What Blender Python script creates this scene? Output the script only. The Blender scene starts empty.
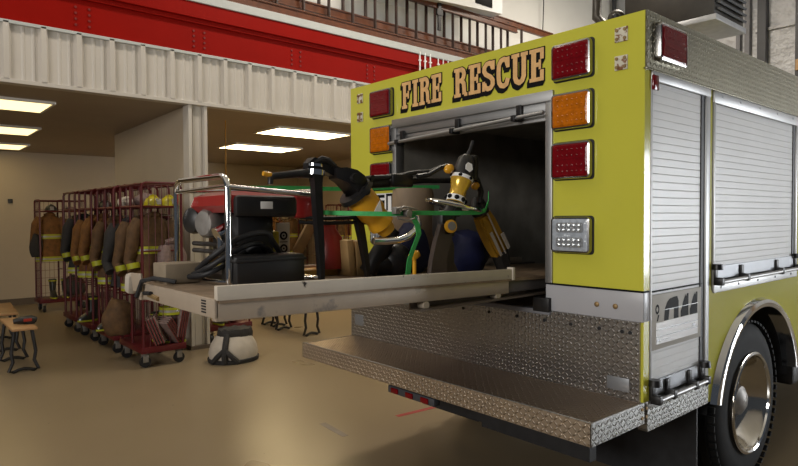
import bpy, bmesh, math, random
from mathutils import Vector, Matrix, Euler
random.seed(7)
PI = math.pi
SC = bpy.context.scene
COL = SC.collection

# ------------------------------------------------------------------ materials
def newmat(name):
    m = bpy.data.materials.new(name); m.use_nodes = True
    nt = m.node_tree; b = nt.nodes['Principled BSDF']
    return m, nt, b

def mat(name, col, rough=.5, metal=0., var=.10, scale=9., bump=0., bscale=60., coat=0., spec=.5, stain=None, stain_scale=3., stain_amt=.5):
    m, nt, b = newmat(name); N, L = nt.nodes, nt.links
    b.inputs['Roughness'].default_value = rough; b.inputs['Metallic'].default_value = metal
    b.inputs['Coat Weight'].default_value = coat; b.inputs['Specular IOR Level'].default_value = spec
    tc = N.new('ShaderNodeTexCoord'); nz = N.new('ShaderNodeTexNoise'); nz.inputs['Scale'].default_value = scale
    nz.inputs['Detail'].default_value = 4
    L.new(tc.outputs['Object'], nz.inputs['Vector'])
    r = N.new('ShaderNodeValToRGB'); r.color_ramp.elements[0].position = .3; r.color_ramp.elements[1].position = .7
    c = Vector(col)
    r.color_ramp.elements[0].color = (*(c*(1-var)), 1); r.color_ramp.elements[1].color = (*(c*(1+var)), 1)
    L.new(nz.outputs['Fac'], r.inputs['Fac']); out = r.outputs['Color']
    if stain:
        n2 = N.new('ShaderNodeTexNoise'); n2.inputs['Scale'].default_value = stain_scale; n2.inputs['Detail'].default_value = 6
        L.new(tc.outputs['Object'], n2.inputs['Vector'])
        r2 = N.new('ShaderNodeValToRGB'); r2.color_ramp.elements[0].position = stain_amt; r2.color_ramp.elements[1].position = stain_amt+.06
        L.new(n2.outputs['Fac'], r2.inputs['Fac'])
        mx = N.new('ShaderNodeMix'); mx.data_type = 'RGBA'
        L.new(r2.outputs['Color'], mx.inputs[0]); L.new(out, mx.inputs[6]); mx.inputs[7].default_value = (*stain, 1)
        out = mx.outputs[2]
    L.new(out, b.inputs['Base Color'])
    if bump:
        n3 = N.new('ShaderNodeTexNoise'); n3.inputs['Scale'].default_value = bscale; n3.inputs['Detail'].default_value = 3
        L.new(tc.outputs['Object'], n3.inputs['Vector'])
        bp = N.new('ShaderNodeBump'); bp.inputs['Strength'].default_value = bump; bp.inputs['Distance'].default_value = .01 if bscale > 5 else .12
        L.new(n3.outputs['Fac'], bp.inputs['Height']); L.new(bp.outputs['Normal'], b.inputs['Normal'])
    return m

def diamond(name, ax, col, rough, metal=1., pitch=.0235):
    """tread plate: raised lozenges turned alternately by 90 degrees"""
    m, nt, b = newmat(name); N, L = nt.nodes, nt.links
    b.inputs['Metallic'].default_value = metal; b.inputs['Roughness'].default_value = rough
    tc = N.new('ShaderNodeTexCoord'); sp = N.new('ShaderNodeSeparateXYZ'); L.new(tc.outputs['Object'], sp.inputs[0])
    def mth(op, a, c=None):
        n = N.new('ShaderNodeMath'); n.operation = op
        for i, v in enumerate((a, c)):
            if v is None: continue
            if isinstance(v, (int, float)): n.inputs[i].default_value = v
            else: L.new(v, n.inputs[i])
        return n.outputs[0]
    s = mth('DIVIDE', sp.outputs[ax[0]], pitch); t = mth('DIVIDE', sp.outputs[ax[1]], pitch)
    par = mth('FLOORED_MODULO', mth('ADD', mth('FLOOR', s), mth('FLOOR', t)), 2.0)
    fx = mth('SUBTRACT', mth('FRACT', s), .5); fy = mth('SUBTRACT', mth('FRACT', t), .5)
    A = mth('MULTIPLY', mth('ADD', fx, fy), .7071); B = mth('MULTIPLY', mth('SUBTRACT', fx, fy), .7071)
    inv = mth('SUBTRACT', 1.0, par)
    l = mth('ADD', mth('MULTIPLY', A, par), mth('MULTIPLY', B, inv))
    w = mth('ADD', mth('MULTIPLY', B, par), mth('MULTIPLY', A, inv))
    e = mth('ADD', mth('POWER', mth('ABSOLUTE', mth('DIVIDE', l, .56)), 2.0), mth('POWER', mth('ABSOLUTE', mth('DIVIDE', w, .2)), 2.0))
    h = mth('MAXIMUM', mth('SUBTRACT', 1.0, e), 0.0)
    bp = N.new('ShaderNodeBump'); bp.inputs['Strength'].default_value = 1.; bp.inputs['Distance'].default_value = .006
    L.new(h, bp.inputs['Height']); L.new(bp.outputs['Normal'], b.inputs['Normal'])
    nz = N.new('ShaderNodeTexNoise'); nz.inputs['Scale'].default_value = 5; L.new(tc.outputs['Object'], nz.inputs['Vector'])
    r = N.new('ShaderNodeValToRGB'); c = Vector(col)
    r.color_ramp.elements[0].color = (*(c*.8), 1); r.color_ramp.elements[1].color = (*(c*1.15), 1)
    L.new(nz.outputs['Fac'], r.inputs['Fac']); L.new(r.outputs['Color'], b.inputs['Base Color'])
    return m

def emit(name, col, strength):
    m, nt, b = newmat(name)
    b.inputs['Base Color'].default_value = (*col, 1); b.inputs['Emission Color'].default_value = (*col, 1)
    b.inputs['Emission Strength'].default_value = strength
    nz = nt.nodes.new('ShaderNodeTexNoise'); nz.inputs['Scale'].default_value = 2
    mp = nt.nodes.new('ShaderNodeMapRange'); mp.inputs['To Min'].default_value = .35; mp.inputs['To Max'].default_value = .45
    nt.links.new(nz.outputs['Fac'], mp.inputs['Value']); nt.links.new(mp.outputs['Result'], b.inputs['Roughness'])
    return m

M = dict(
    yellow=mat('lime_yellow_paint', (.60, .575, .068), .16, var=.03, scale=2, coat=.08, spec=.38),
    white=mat('white_paint', (.43, .43, .46), .3, var=.03, scale=3),
    black=mat('black_rubber', (.012, .012, .014), .55, var=.3, scale=20),
    blacksteel=mat('black_steel', (.018, .017, .018), .38, metal=.3, var=.3, scale=14),
    dark=mat('dark_liner', (.24, .225, .195), .6, var=.25, scale=5),
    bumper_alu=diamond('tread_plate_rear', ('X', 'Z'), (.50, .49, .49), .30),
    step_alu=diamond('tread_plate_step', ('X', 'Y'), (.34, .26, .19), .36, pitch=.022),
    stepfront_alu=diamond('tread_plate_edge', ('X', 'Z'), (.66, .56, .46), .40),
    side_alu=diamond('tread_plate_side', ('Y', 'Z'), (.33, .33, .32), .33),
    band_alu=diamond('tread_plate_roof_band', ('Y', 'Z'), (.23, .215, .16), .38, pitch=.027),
    alu=mat('brushed_aluminium', (.42, .42, .42), .46, metal=.9, var=.06, scale=6),
    satin=mat('satin_door_slat', (.84, .845, .85), .36, metal=.0, var=.03, scale=4),
    chrome=mat('chrome', (.82, .82, .82), .08, metal=1., var=.03),
    rimmetal=mat('polished_wheel', (.62, .58, .52), .12, metal=1., var=.04),
    redlens=mat('red_lens', (.17, .003, .006), .12, var=.15, scale=40, spec=.35, bump=.12, bscale=45),
    amberlens=mat('amber_lens', (.50, .135, .004), .12, var=.2, scale=40, spec=.35, bump=.12, bscale=45),
    clearlens=mat('clear_lens', (.42, .46, .52), .12, var=.2, scale=50, coat=.6, bump=.3, bscale=60),
    lamp_cell=mat('lamp_reflector', (.62, .66, .70), .15, metal=.6, var=.1),
    gold=mat('gold_leaf', (.78, .47, .20), .42, var=.12, scale=30),
    ink=mat('black_vinyl', (.006, .006, .007), .6, spec=.12),
    ghost=mat('grey_smudge', (.30, .31, .33), .4, metal=.5, var=.05),
    label=mat('white_label', (.88, .88, .88), .55, var=.03, spec=.2),
    rust=mat('rusty_plate', (.66, .62, .50), .6, stain=(.22, .09, .03), stain_scale=40, stain_amt=.52),
    tyre=mat('tyre_rubber', (.010, .010, .0105), .72, var=.2, scale=20, spec=.25),
    cream_rail=mat('chipped_cream_paint', (.56, .50, .42), .5, var=.06, stain=(.03, .022, .018), stain_scale=22, stain_amt=.655),
    traymetal=mat('tray_grey_paint', (.44, .36, .28), .42, metal=.2, var=.06, stain=(.26, .23, .20), stain_scale=9, stain_amt=.62),
    ply=mat('scuffed_plywood', (.23, .16, .10), .6, var=.25, scale=14),
    floor=None,
    wallw=mat('white_metal_cladding', (.57, .53, .48), .42, var=.03, scale=2),
    upper=mat('white_wall_panel', (.84, .82, .77), .5, var=.04, scale=1.2),
    cream=mat('cream_wall_paint', (.50, .42, .32), .55, var=.03, scale=2),
    ceilm=mat('tan_ceiling', (.40, .33, .25), .6, var=.04, scale=2),
    base=mat('brown_baseboard', (.13, .10, .075), .5),
    beamred=mat('red_beam_paint', (.27, .0045, .0015), .45, var=.05, scale=2, spec=.10),
    boltred=mat('dark_red_bolts', (.20, .012, .010), .5),
    greytrim=mat('grey_white_trim', (.50, .52, .51), .45, var=.04),
    wood=mat('ladder_brown', (.115, .034, .011), .38, var=.3, scale=8),
    woodrung=mat('dark_brown_rung', (.030, .011, .006), .4, var=.3, scale=8),
    insul=mat('white_insulation_facing', (.66, .67, .70), .35, var=.08, scale=3, bump=1., bscale=5, stain=None),
    steelcol=mat('dark_steel_column', (.05, .052, .06), .5),
    greycol=mat('grey_steel_girt', (.20, .20, .22), .5),
    woodbeam=mat('pine_beam', (.50, .31, .15), .6, var=.2, scale=6),
    heater=mat('heater_enamel', (.028, .023, .018), .45, var=.2),
    heaterpan=mat('heater_pan', (.42, .43, .46), .4, metal=.3),
    rackred=mat('red_rack_enamel', (.085, .004, .007), .45, var=.1),
    wire=mat('dark_red_wire', (.10, .008, .010), .45),
    coat_tan=mat('tan_turnout_cloth', (.098, .050, .019), .8, var=.35, scale=12, bump=.5, bscale=25),
    coat_or=mat('golden_turnout_cloth', (.150, .062, .012), .8, var=.35, scale=12, bump=.5, bscale=25),
    coat_blk=mat('black_turnout_cloth', (.022, .020, .020), .8, var=.25, scale=12, bump=.5, bscale=25),
    coat_maroon=mat('maroon_jacket_cloth', (.11, .018, .020), .8, var=.25, scale=12, bump=.5, bscale=25),
    lime=mat('lime_reflective_tape', (.36, .37, .015), .5, var=.08),
    silver=mat('silver_tape', (.33, .32, .31), .35, metal=.2),
    helmet_y=mat('yellow_helmet', (.45, .38, .015), .25, var=.05, coat=.4),
    helmet_k=mat('black_helmet', (.02, .02, .018), .3, var=.1, coat=.4),
    hosegrey=mat('grey_pink_hose_cloth', (.17, .115, .105), .7, var=.25, scale=30, bump=.3, bscale=90),
    hosered=mat('red_stripe_cloth', (.17, .018, .018), .7, var=.25, scale=20),
    seatwood=mat('bench_wood', (.42, .235, .11), .45, var=.15, scale=5),
    enginered=mat('engine_red', (.33, .020, .018), .3, var=.08, coat=.3),
    engineblk=mat('engine_black_plastic', (.016, .015, .015), .42, var=.2),
    castalu=mat('cast_aluminium', (.30, .28, .26), .5, metal=.6, var=.15, scale=20),
    brass=mat('tool_yellow', (.72, .35, .018), .28, var=.10, scale=9, coat=.3),
    brassbright=mat('tool_bright_yellow', (.72, .44, .05), .2, metal=.35, var=.14, scale=20, coat=.4),
    strap=mat('green_webbing', (.045, .42, .105), .6, var=.15, scale=40, bump=.2, bscale=200),
    blue=mat('blue_cloth', (.004, .008, .055), .7, var=.3, scale=6, bump=.6, bscale=12),
    brownbag=mat('brown_leather', (.060, .042, .034), .6, var=.25, scale=6),
    tanbox=mat('tan_canvas', (.26, .19, .125), .7, var=.15, scale=6),
    blockwood=mat('cribbing_wood', (.46, .29, .12), .6, var=.2, scale=8),
    amberwood=mat('amber_varnished_board', (.52, .28, .045), .5, var=.2, scale=8),
    card=mat('pale_card', (.55, .52, .45), .6),
    redcan=mat('red_can', (.32, .03, .02), .35),
    taped=mat('red_floor_tape', (.34, .035, .035), .5),
    taped2=mat('grey_floor_tape', (.20, .17, .145), .5),
    bagcream=mat('cream_bag_cloth', (.44, .39, .33), .7, var=.10, bump=.5, bscale=18),
    channelbrown=mat('brown_channel', (.14, .11, .085), .5, metal=.5),
    darkrail=mat('dark_rail', (.10, .09, .085), .5, metal=.4),
    blocktan=mat('worn_tan_block', (.27, .215, .15), .6, var=.15),
    brassdull=mat('dark_tool_yellow', (.36, .19, .015), .4, var=.25, scale=12),  # darker yellow than the other tools
    bezel=mat('dark_chrome_bezel', (.34, .33, .32), .2, metal=1., var=.05),
    glosslabel=mat('glossy_white_sheet', (.88, .88, .89), .28, var=.02, spec=.6),
    panelgrey=mat('satin_panel', (.60, .575, .53), .55, metal=.0, spec=.2, var=.04),
    hingerust=mat('bolt_brass', (.30, .20, .09), .5, metal=.5),
    glass=mat('dark_window_glass', (.02, .022, .025), .05, var=.05, coat=.5),
)

def floor_material():
    m, nt, b = newmat('sealed_concrete_floor'); N, L = nt.nodes, nt.links
    tc = N.new('ShaderNodeTexCoord'); nz = N.new('ShaderNodeTexNoise'); nz.inputs['Scale'].default_value = .6; nz.inputs['Detail'].default_value = 3
    L.new(tc.outputs['Object'], nz.inputs['Vector'])
    r = N.new('ShaderNodeValToRGB'); r.color_ramp.elements[0].position = .3; r.color_ramp.elements[1].position = .75
    r.color_ramp.elements[0].color = (.235, .180, .110, 1); r.color_ramp.elements[1].color = (.275, .212, .135, 1)
    L.new(nz.outputs['Fac'], r.inputs['Fac'])
    n2 = N.new('ShaderNodeTexNoise'); n2.inputs['Scale'].default_value = 16.; n2.inputs['Detail'].default_value = 1
    L.new(tc.outputs['Object'], n2.inputs['Vector'])
    r2 = N.new('ShaderNodeValToRGB'); r2.color_ramp.elements[0].position = .80; r2.color_ramp.elements[1].position = .82
    L.new(n2.outputs['Fac'], r2.inputs['Fac'])
    mx = N.new('ShaderNodeMix'); mx.data_type = 'RGBA'; mx.inputs[7].default_value = (.10, .075, .05, 1)
    L.new(r2.outputs['Color'], mx.inputs[0]); L.new(r.outputs['Color'], mx.inputs[6])
    L.new(mx.outputs[2], b.inputs['Base Color'])
    mp = N.new('ShaderNodeMapRange'); mp.inputs['To Min'].default_value = .26; mp.inputs['To Max'].default_value = .30
    L.new(nz.outputs['Fac'], mp.inputs['Value']); L.new(mp.outputs['Result'], b.inputs['Roughness'])
    b.inputs['Specular IOR Level'].default_value = .5
    return m
M['floor'] = floor_material()

# ------------------------------------------------------------------ mesh builder
def world_loc(o):
    v = Vector((0, 0, 0))
    while o: v += o.location; o = o.parent
    return v

class MB:
    def __init__(self): self.bm = bmesh.new()
    def box(self, lo, hi, bev=0., rot=None, piv=None):
        lo, hi = Vector(lo), Vector(hi); c = (lo+hi)/2; s = hi-lo
        t = bmesh.new(); bmesh.ops.create_cube(t, size=1)
        bmesh.ops.scale(t, vec=s, verts=t.verts)
        if bev: bmesh.ops.bevel(t, geom=list(t.edges), offset=min(bev, min(abs(x) for x in s)*.45), segments=2, affect='EDGES', profile=.5)
        mt = Matrix.Translation(c)
        if rot is not None:
            R = Euler(rot).to_matrix().to_4x4(); pv = Vector(piv) if piv else c
            mt = Matrix.Translation(pv) @ R @ Matrix.Translation(c-pv)
        bmesh.ops.transform(t, matrix=mt, verts=t.verts); return self._add(t)
    def _add(self, t):
        me = bpy.data.meshes.new('tmp'); t.to_mesh(me); t.free(); self.bm.from_mesh(me); bpy.data.meshes.remove(me); return self
    def cyl(self, p0, p1, r0, r1=None, seg=16, cap=True):
        return self.tube([p0, p1], [r0, r0 if r1 is None else r1], seg, cap)
    def tube(self, pts, r, seg=10, cap=True, closed=False, flat=1., flat_axis=None):
        pts = [Vector(p) for p in pts]; n = len(pts)
        rs = list(r) if isinstance(r, (list, tuple)) else [r]*n
        rings = []; prev = None
        for i, p in enumerate(pts):
            if closed: d = pts[(i+1) % n]-pts[i-1]
            else: d = pts[min(i+1, n-1)]-pts[max(i-1, 0)]
            d.normalize()
            if prev is None:
                u = Vector((0, 0, 1)) if abs(d.z) < .9 else Vector((1, 0, 0))
                u = (u-d*u.dot(d)).normalized()
            else:
                u = prev-d*prev.dot(d)
                u = u.normalized() if u.length > 1e-6 else d.orthogonal().normalized()
            prev = u; v = d.cross(u)
            rings.append([self.bm.verts.new(p+(u*math.cos(2*PI*k/seg)*flat+v*math.sin(2*PI*k/seg))*rs[i]) for k in range(seg)])
        for i in range(n if closed else n-1):
            a, b = rings[i], rings[(i+1) % n]
            for k in range(seg):
                self.bm.faces.new((a[k], a[(k+1) % seg], b[(k+1) % seg], b[k]))
        if cap and not closed:
            self.bm.faces.new(list(reversed(rings[0]))); self.bm.faces.new(rings[-1])
        return self
    def loft(self, rings, cap=True, closed_ring=True):
        R = [[self.bm.verts.new(p) for p in r] for r in rings]
        n = len(R[0])
        for a, b in zip(R, R[1:]):
            for k in range(n if closed_ring else n-1):
                self.bm.faces.new((a[k], a[(k+1) % n], b[(k+1) % n], b[k]))
        if cap and closed_ring:
            self.bm.faces.new(list(reversed(R[0]))); self.bm.faces.new(R[-1])
        return self
    def prism(self, poly, d):
        """poly: list of 3-D points of a planar outline, d: extrusion vector"""
        d = Vector(d); a = [self.bm.verts.new(p) for p in poly]; b = [self.bm.verts.new(Vector(p)+d) for p in poly]
        self.bm.faces.new(a); self.bm.faces.new(list(reversed(b))); n = len(a)
        for k in range(n): self.bm.faces.new((a[k], b[k], b[(k+1) % n], a[(k+1) % n]))
        return self
    def sheet(self, poly):
        self.bm.faces.new([self.bm.verts.new(p) for p in poly]); return self
    def lathe(self, c, axis, prof, seg=40, close=False):
        """prof: list of (along, radius) about axis through c"""
        c = Vector(c); ax = Vector(axis).normalized(); u = ax.orthogonal().normalized(); v = ax.cross(u)
        rings = [[self.bm.verts.new(c+ax*a+(u*math.cos(2*PI*k/seg)+v*math.sin(2*PI*k/seg))*max(r, 1e-4)) for k in range(seg)] for a, r in prof]
        m = len(rings)
        for i in range(m if close else m-1):
            a, b = rings[i], rings[(i+1) % m]
            for k in range(seg): self.bm.faces.new((a[k], a[(k+1) % seg], b[(k+1) % seg], b[k]))
        return self
    def ball(self, c, r, seg=14, rot=None):
        r = (r, r, r) if isinstance(r, (int, float)) else r
        t = bmesh.new(); bmesh.ops.create_uvsphere(t, u_segments=seg, v_segments=max(6, seg*2//3), radius=1)
        mt = Matrix.Translation(Vector(c)) @ (Euler(rot).to_matrix().to_4x4() if rot else Matrix.Identity(4)) @ Matrix.Diagonal((*r, 1))
        bmesh.ops.transform(t, matrix=mt, verts=t.verts); return self._add(t)
    def jitter(self, amt, seed=1):
        rnd = random.Random(seed)
        for v in self.bm.verts: v.co += Vector((rnd.uniform(-amt, amt), rnd.uniform(-amt, amt), rnd.uniform(-amt, amt)))
        return self
    def build(self, name, m, parent=None, smooth=True, label=None):
        bm = self.bm
        bmesh.ops.recalc_face_normals(bm, faces=bm.faces)
        if parent: bmesh.ops.translate(bm, vec=-world_loc(parent), verts=bm.verts)
        me = bpy.data.meshes.new(name); bm.to_mesh(me); bm.free()
        me.materials.append(m if not isinstance(m, str) else M[m])
        if smooth:
            for p in me.polygons: p.use_smooth = True
            me.set_sharp_from_angle(angle=math.radians(38))
        o = bpy.data.objects.new(name, me); COL.objects.link(o)
        if parent: o.parent = parent
        if label: o['label'] = label
        return o

def tag(o, label, cat, group=None, kind=None):
    o['label'] = label; o['category'] = cat
    if group: o['group'] = group
    if kind: o['kind'] = kind
    return o
def thing(name, label, cat, loc=(0, 0, 0), group=None):
    o = bpy.data.objects.new(name, None); COL.objects.link(o); o.location = loc; o.empty_display_size = .1
    return tag(o, label, cat, group)
def struct(name, mb, m, smooth=False):
    o = mb.build(name, m, None, smooth); o['kind'] = 'structure'; return o
def copy_tree(o, parent=None):
    c = o.copy(); COL.objects.link(c); c.parent = parent
    for ch in list(o.children): copy_tree(ch, c)
    return c
def arc(c, r, a0, a1, n, plane='yz', x=0.):
    out = []
    for i in range(n+1):
        a = a0+(a1-a0)*i/n
        p, q = c[0]+r[0]*math.cos(a), c[1]+r[1]*math.sin(a)
        out.append((x, p, q) if plane == 'yz' else (p, x, q) if plane == 'xz' else (p, q, x))
    return out

# ------------------------------------------------------------------ camera
cam = bpy.data.cameras.new('camera'); cam.sensor_width = 36; cam.lens = 611.218/798*36; cam.clip_end = 200
co = bpy.data.objects.new('camera', cam); COL.objects.link(co)
R_ = Matrix(((0.6561368725, 0.7546246614, -0.0051014694), (-0.0163587157, 0.0209815832, 0.9996460201), (0.7544645763, -0.6558211598, 0.0261114807)))
co.matrix_world = Matrix.Translation((1.37873, -2.68826, 1.66616)) @ R_.transposed().to_4x4()
SC.camera = co

# ------------------------------------------------------------------ setting
WX = -6.14                         # plane of the bay fronts
struct('floor', MB().box((-12.6, -9, -.1), (9, 12, 0)), 'floor')

def cladding(y0, y1, z0, z1, x):
    pitch, prof = .345, []
    y = y0
    while y < y1:
        prof += [(y, 0), (y+.085, 0), (y+.10, .010), (y+.115, .010), (y+.13, 0), (y+.18, 0), (y+.195, .010), (y+.21, .010), (y+.225, 0), (y+.245, 0), (y+.270, .050), (y+.318, .050), (y+.3425, 0)]
        y += pitch
    m = MB()
    m.loft([[(x+d, yy, z0) for yy, d in prof], [(x+d, yy, z1) for yy, d in prof]], closed_ring=False)
    m.box((x-.12, y0, z0), (x-.002, y, z1)); return m
struct('wall_left', cladding(-6., 11.5, 3.13, 3.72, WX), 'wallw')
m = MB(); m.box((WX-.10, -6, 3.085), (WX+.045, 11.6, 3.13), .004)
struct('trim_1', m, 'wallw')                                     # flashing along the bottom of the header
m = MB(); m.box((WX-.10, -6, 3.70), (WX+.05, 11.6, 3.735), .004)
struct('trim_2', m, 'greytrim')
# red beam: recessed web between two flanges
m = MB(); m.box((WX-.2, -6, 3.735), (WX-.03, 11.6, 4.36))
m.box((WX-.1, -6, 4.17), (WX+.05, 11.6, 4.36), .006); m.box((WX-.1, -6, 4.115), (WX+.012, 11.6, 4.17), .004)
struct('trim_3', m, 'beamred')
m = MB()
for y in (-2.2, -.82, .53, 1.95, 3.3, 4.7):
    for dy in (-.07, .07):
        for dz in (-.10, -.035, .03, .095): m.cyl((WX-.032, y+dy, 3.93+dz), (WX-.018, y+dy, 3.93+dz), .014, seg=8)
struct('trim_4', m, 'boltred')
m = MB(); m.box((WX-.9, -6, 4.36), (WX+.07, 11.6, 4.47), .006)
struct('trim_5', m, 'greytrim')                                  # pale ledge the ladder rests on
struct('wall_upper', MB().box((-7.1, -6, 4.47), (-6.95, 11.9, 7.2)), 'upper')
# column and partition between the bays
m = MB(); m.box((WX-.16, .372, 0), (WX-.03, .595, 3.09))
m.box((WX-.16, .36, 0), (WX+.02, .405, 3.09), .004); m.box((WX-.16, .565, 0), (WX+.02, .605, 3.09), .004)
m.box((WX-.05, .43, 0), (WX-.022, .445, 3.05)); m.box((WX-.05, .525, 0), (WX-.022, .54, 3.05))
struct('trim_6', m, 'wallw')
struct('wall_partition', MB().box((-9.28, .40, 0), (WX-.1, .56, 3.09)), 'cream')
# bay ceiling, pitched slightly down towards the back
def ceil_z(x): return 3.10+(x-WX)*.0225
m = MB(); m.prism([(WX-.05, -6, ceil_z(WX-.05)), (-12.5, -6, ceil_z(-12.5)), (-12.5, -6, ceil_z(-12.5)+.12), (WX-.05, -6, ceil_z(WX)+.12)], (0, 17.5, 0))
struct('ceiling_inner', m, 'ceilm')
struct('wall_back', MB().box((-12.6, -6, 0), (-12.35, 11.6, 3.2)), 'cream')
struct('wall_side', MB().box((-12.5, 5.75, 0), (WX-.1, 5.9, 3.2)), 'cream')
struct('wall_end', MB().box((-12.5, -6.1, 0), (WX-.1, -5.95, 3.2)), 'cream')
struct('baseboard_back', MB().box((-12.35, -6, 0), (-12.33, 5.75, .13)), 'base')
struct('baseboard_column', MB().box((WX-.17, .352, 0), (WX+.028, .612, .05)), 'base')
# far wall of the hall behind the truck
struct('wall_front', MB().box((-7.0, 11.9, 0), (9, 12.1, 7.2)), 'insul')
struct('trim_7', MB().box((-3.95, 11.75, 0), (-3.87, 11.9, 7.2)), 'greycol')
struct('trim_8', MB().box((-3.78, 11.75, 0), (-3.68, 11.9, 7.2)), 'greycol')
struct('trim_11', MB().box((-3.51, 11.7, 0), (-3.35, 11.9, 7.2)), 'steelcol')
struct('trim_12', MB().box((-2.80, 11.7, 0), (-2.70, 11.9, 7.2)), 'steelcol')
struct('trim_9', MB().box((-3.6, 11.84, 5.60), (9, 11.9, 5.66)), 'insul')
struct('trim_10', MB().box((-2.78, 11.66, 4.62), (9, 11.9, 4.84)), 'woodbeam')
struct('ceiling', MB().box((-7.1, -9, 7.2), (9, 12.1, 7.35)), 'upper')

# vertical conduits at the beam, wall pipe, hanging cable
for k, (y, r, z1) in enumerate(((4.27, .013, 4.40), (4.39, .013, 4.40), (4.51, .013, 4.40), (4.70, .010, 4.36), (4.82, .010, 4.36), (4.94, .010, 4.36))):
    m = MB(); m.cyl((WX+.05+r, y, 3.1), (WX+.05+r, y, z1), r, seg=10)
    for z in (3.4, 4.25): m.box((WX+.02, y-r-.012, z), (WX+.05+2*r+.004, y+r+.012, z+.02))
    tag(m.build('conduit', 'label'), ('thicker' if k < 3 else 'thinner')+' white conduit crossing the red beam, '+('first', 'second', 'third')[k % 3]+' of its three counted from the bay column', 'conduit', 'white conduits on the red beam')
m = MB(); m.cyl((-6.85, 11.75, 3), (-6.85, 11.75, 7.2), .055)
tag(m.build('drain_pipe', 'steelcol'), 'dark vertical pipe in the far corner of the white wall', 'pipe')
m = MB(); m.tube([(-6.85, 8.7, 7.2), (-6.84, 8.75, 6.4), (-6.85, 8.72, 5.6), (-6.85, 8.7, 5.2)], .012, 6)
tag(m.build('hanging_cable', 'black'), 'thin dark cable hanging down the white upper wall', 'cable')
m = MB(); m.tube([(-7.0, 1.266, ceil_z(-7)), (-7.0, 1.263, 2.4), (-7.0, 1.262, 2.05)], .009, 6); m.cyl((-7, 1.262, 2.12), (-7, 1.262, 2.02), .018, seg=8)
tag(m.build('pull_cord', 'amberwood'), 'thin yellow pull cord hanging from the bay ceiling', 'cord')

# ladder on the ledge
lad = thing('extension_ladder', 'long brown extension ladder lying on edge on the ledge above the red beam', 'ladder', (-6.25, 3, 4.47))
for x, z, y0, y1, h in ((-6.14, 4.47, -3, 6.9, .135), (-6.25, 4.66, -3, 7.3, .14), (-6.27, 5.37, -3, 8.25, .13), (-6.14, 5.22, -3, 6.9, .12)):
    m = MB()
    m.box((x-.03, y0, z+.02), (x+.018, y1, z+h-.02)); m.box((x-.03, y0, z), (x+.035, y1, z+.024), .005); m.box((x-.03, y0, z+h-.024), (x+.035, y1, z+h), .005)
    m.build('rail', 'wood', lad, False)
for i in range(24):
    y = -2.85+i*.437+.02
    if y < 8.1: MB().cyl((-6.27, y, 4.74), (-6.27, y, 5.44), .027, seg=8).build('rung', 'woodrung', lad)
    if y+.09 < 6.8: MB().cyl((-6.15, y+.095, 4.57), (-6.15, y+.095, 5.28), .024, seg=8).build('rung', 'woodrung', lad)
hk = MB(); hk.box((-6.12, 4.72, 4.85), (-6.09, 4.79, 5.32)); hk.box((-6.12, 4.69, 5.1), (-6.08, 4.82, 5.2)); hk.build('rope_clamp', 'blacksteel', lad)

wc = thing('wall_unit', 'white box unit with a black panel on the wall above the ladder', 'wall unit', (-6.5, 5, 5.4))
m = MB(); m.prism([(-6.0, 3.2, 5.2), (-6.0, 6.3, 5.43), (-6.0, 6.3, 6.1), (-6.0, 3.2, 5.9)], (-.6, 0, 0)); m.build('casing', 'label', wc, False)
MB().box((-6.0, 5.55, 5.47), (-5.985, 6.0, 5.75), .004).build('panel', 'ink', wc)

# heater hanging over the truck
ht = thing('unit_heater', 'dark box-shaped unit heater hanging from the ceiling beyond the truck roof', 'heater', (-2.6, 6.3, 4.4))
m = MB(); m.box((-3.35, 5.9, 4.36), (-2.06, 6.9, 5.3), .02); m.build('casing', 'heater', ht)
m = MB(); m.box((-3.3, 5.88, 4.28), (-2.03, 6.92, 4.36), .01); m.build('drip_pan', 'heaterpan', ht)
m = MB()
for k in range(9): m.box((-2.06, 5.95, 4.42+k*.09), (-2.0, 6.85, 4.45+k*.09), rot=(0, .5, 0))
m.build('louvre', 'steelcol', ht)
m = MB()
for x in (-3.2, -2.2): m.cyl((x, 6.4, 5.3), (x, 6.4, 7.2), .012, seg=8)
m.build('hanger', 'steelcol', ht)
m = MB(); m.tube([(-3.4, 5.9, 4.55), (-3.55, 5.75, 4.5), (-3.75, 5.8, 4.7), (-3.8, 5.9, 5.2)], .07, 10); m.ball((-3.45, 5.85, 4.62), .13); m.build('fan_motor', 'heater', ht)

# bay ceiling lights
def bay_light(x0, x1, y0, y1, label, em=None):
    zc = ceil_z((x0+x1)/2)
    t = thing('ceiling_light', label, 'ceiling light', ((x0+x1)/2, (y0+y1)/2, zc), 'fluorescent panels in the bay ceilings')
    s = .0225*(x1-x0)/2
    m = MB(); m.prism([(x0, y0, zc-s-.012), (x1, y0, zc+s-.012), (x1, y0, zc+s+.01), (x0, y0, zc-s+.01)], (0, y1-y0, 0)); m.build('diffuser', em or EM, t, False)
    m = MB()
    for a, b in (((x0-.03, y0-.03), (x1+.03, y0)), ((x0-.03, y1), (x1+.03, y1+.03)), ((x0-.03, y0), (x0, y1)), ((x1, y0), (x1+.03, y1))):
        m.box((a[0], a[1], zc-.022), (b[0], b[1], zc+.02))
    m.build('frame', 'label', t, False)
EM = emit('fluorescent_diffuser', (1., .77, .36), 2.1)
EM2 = emit('fluorescent_diffuser_bright', (1., .78, .42), 11.0)
bay_light(-7.75, -7.0, -2.2, -.96, 'largest bright ceiling light, at the mouth of the locker bay')
bay_light(-9.95, -9.1, -1.95, -.72, 'middle one of three bright ceiling lights in the locker bay')
bay_light(-11.95, -11.1, -1.75, -.52, 'smallest bright ceiling light deep in the locker bay')
bay_light(-7.75, -7.0, 2.15, 3.5, 'larger bright ceiling light in the bay behind the generator', EM2)
bay_light(-9.75, -9.0, 2.42, 3.78, 'second, smaller bright ceiling light in the bay behind the generator', EM2)
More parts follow.
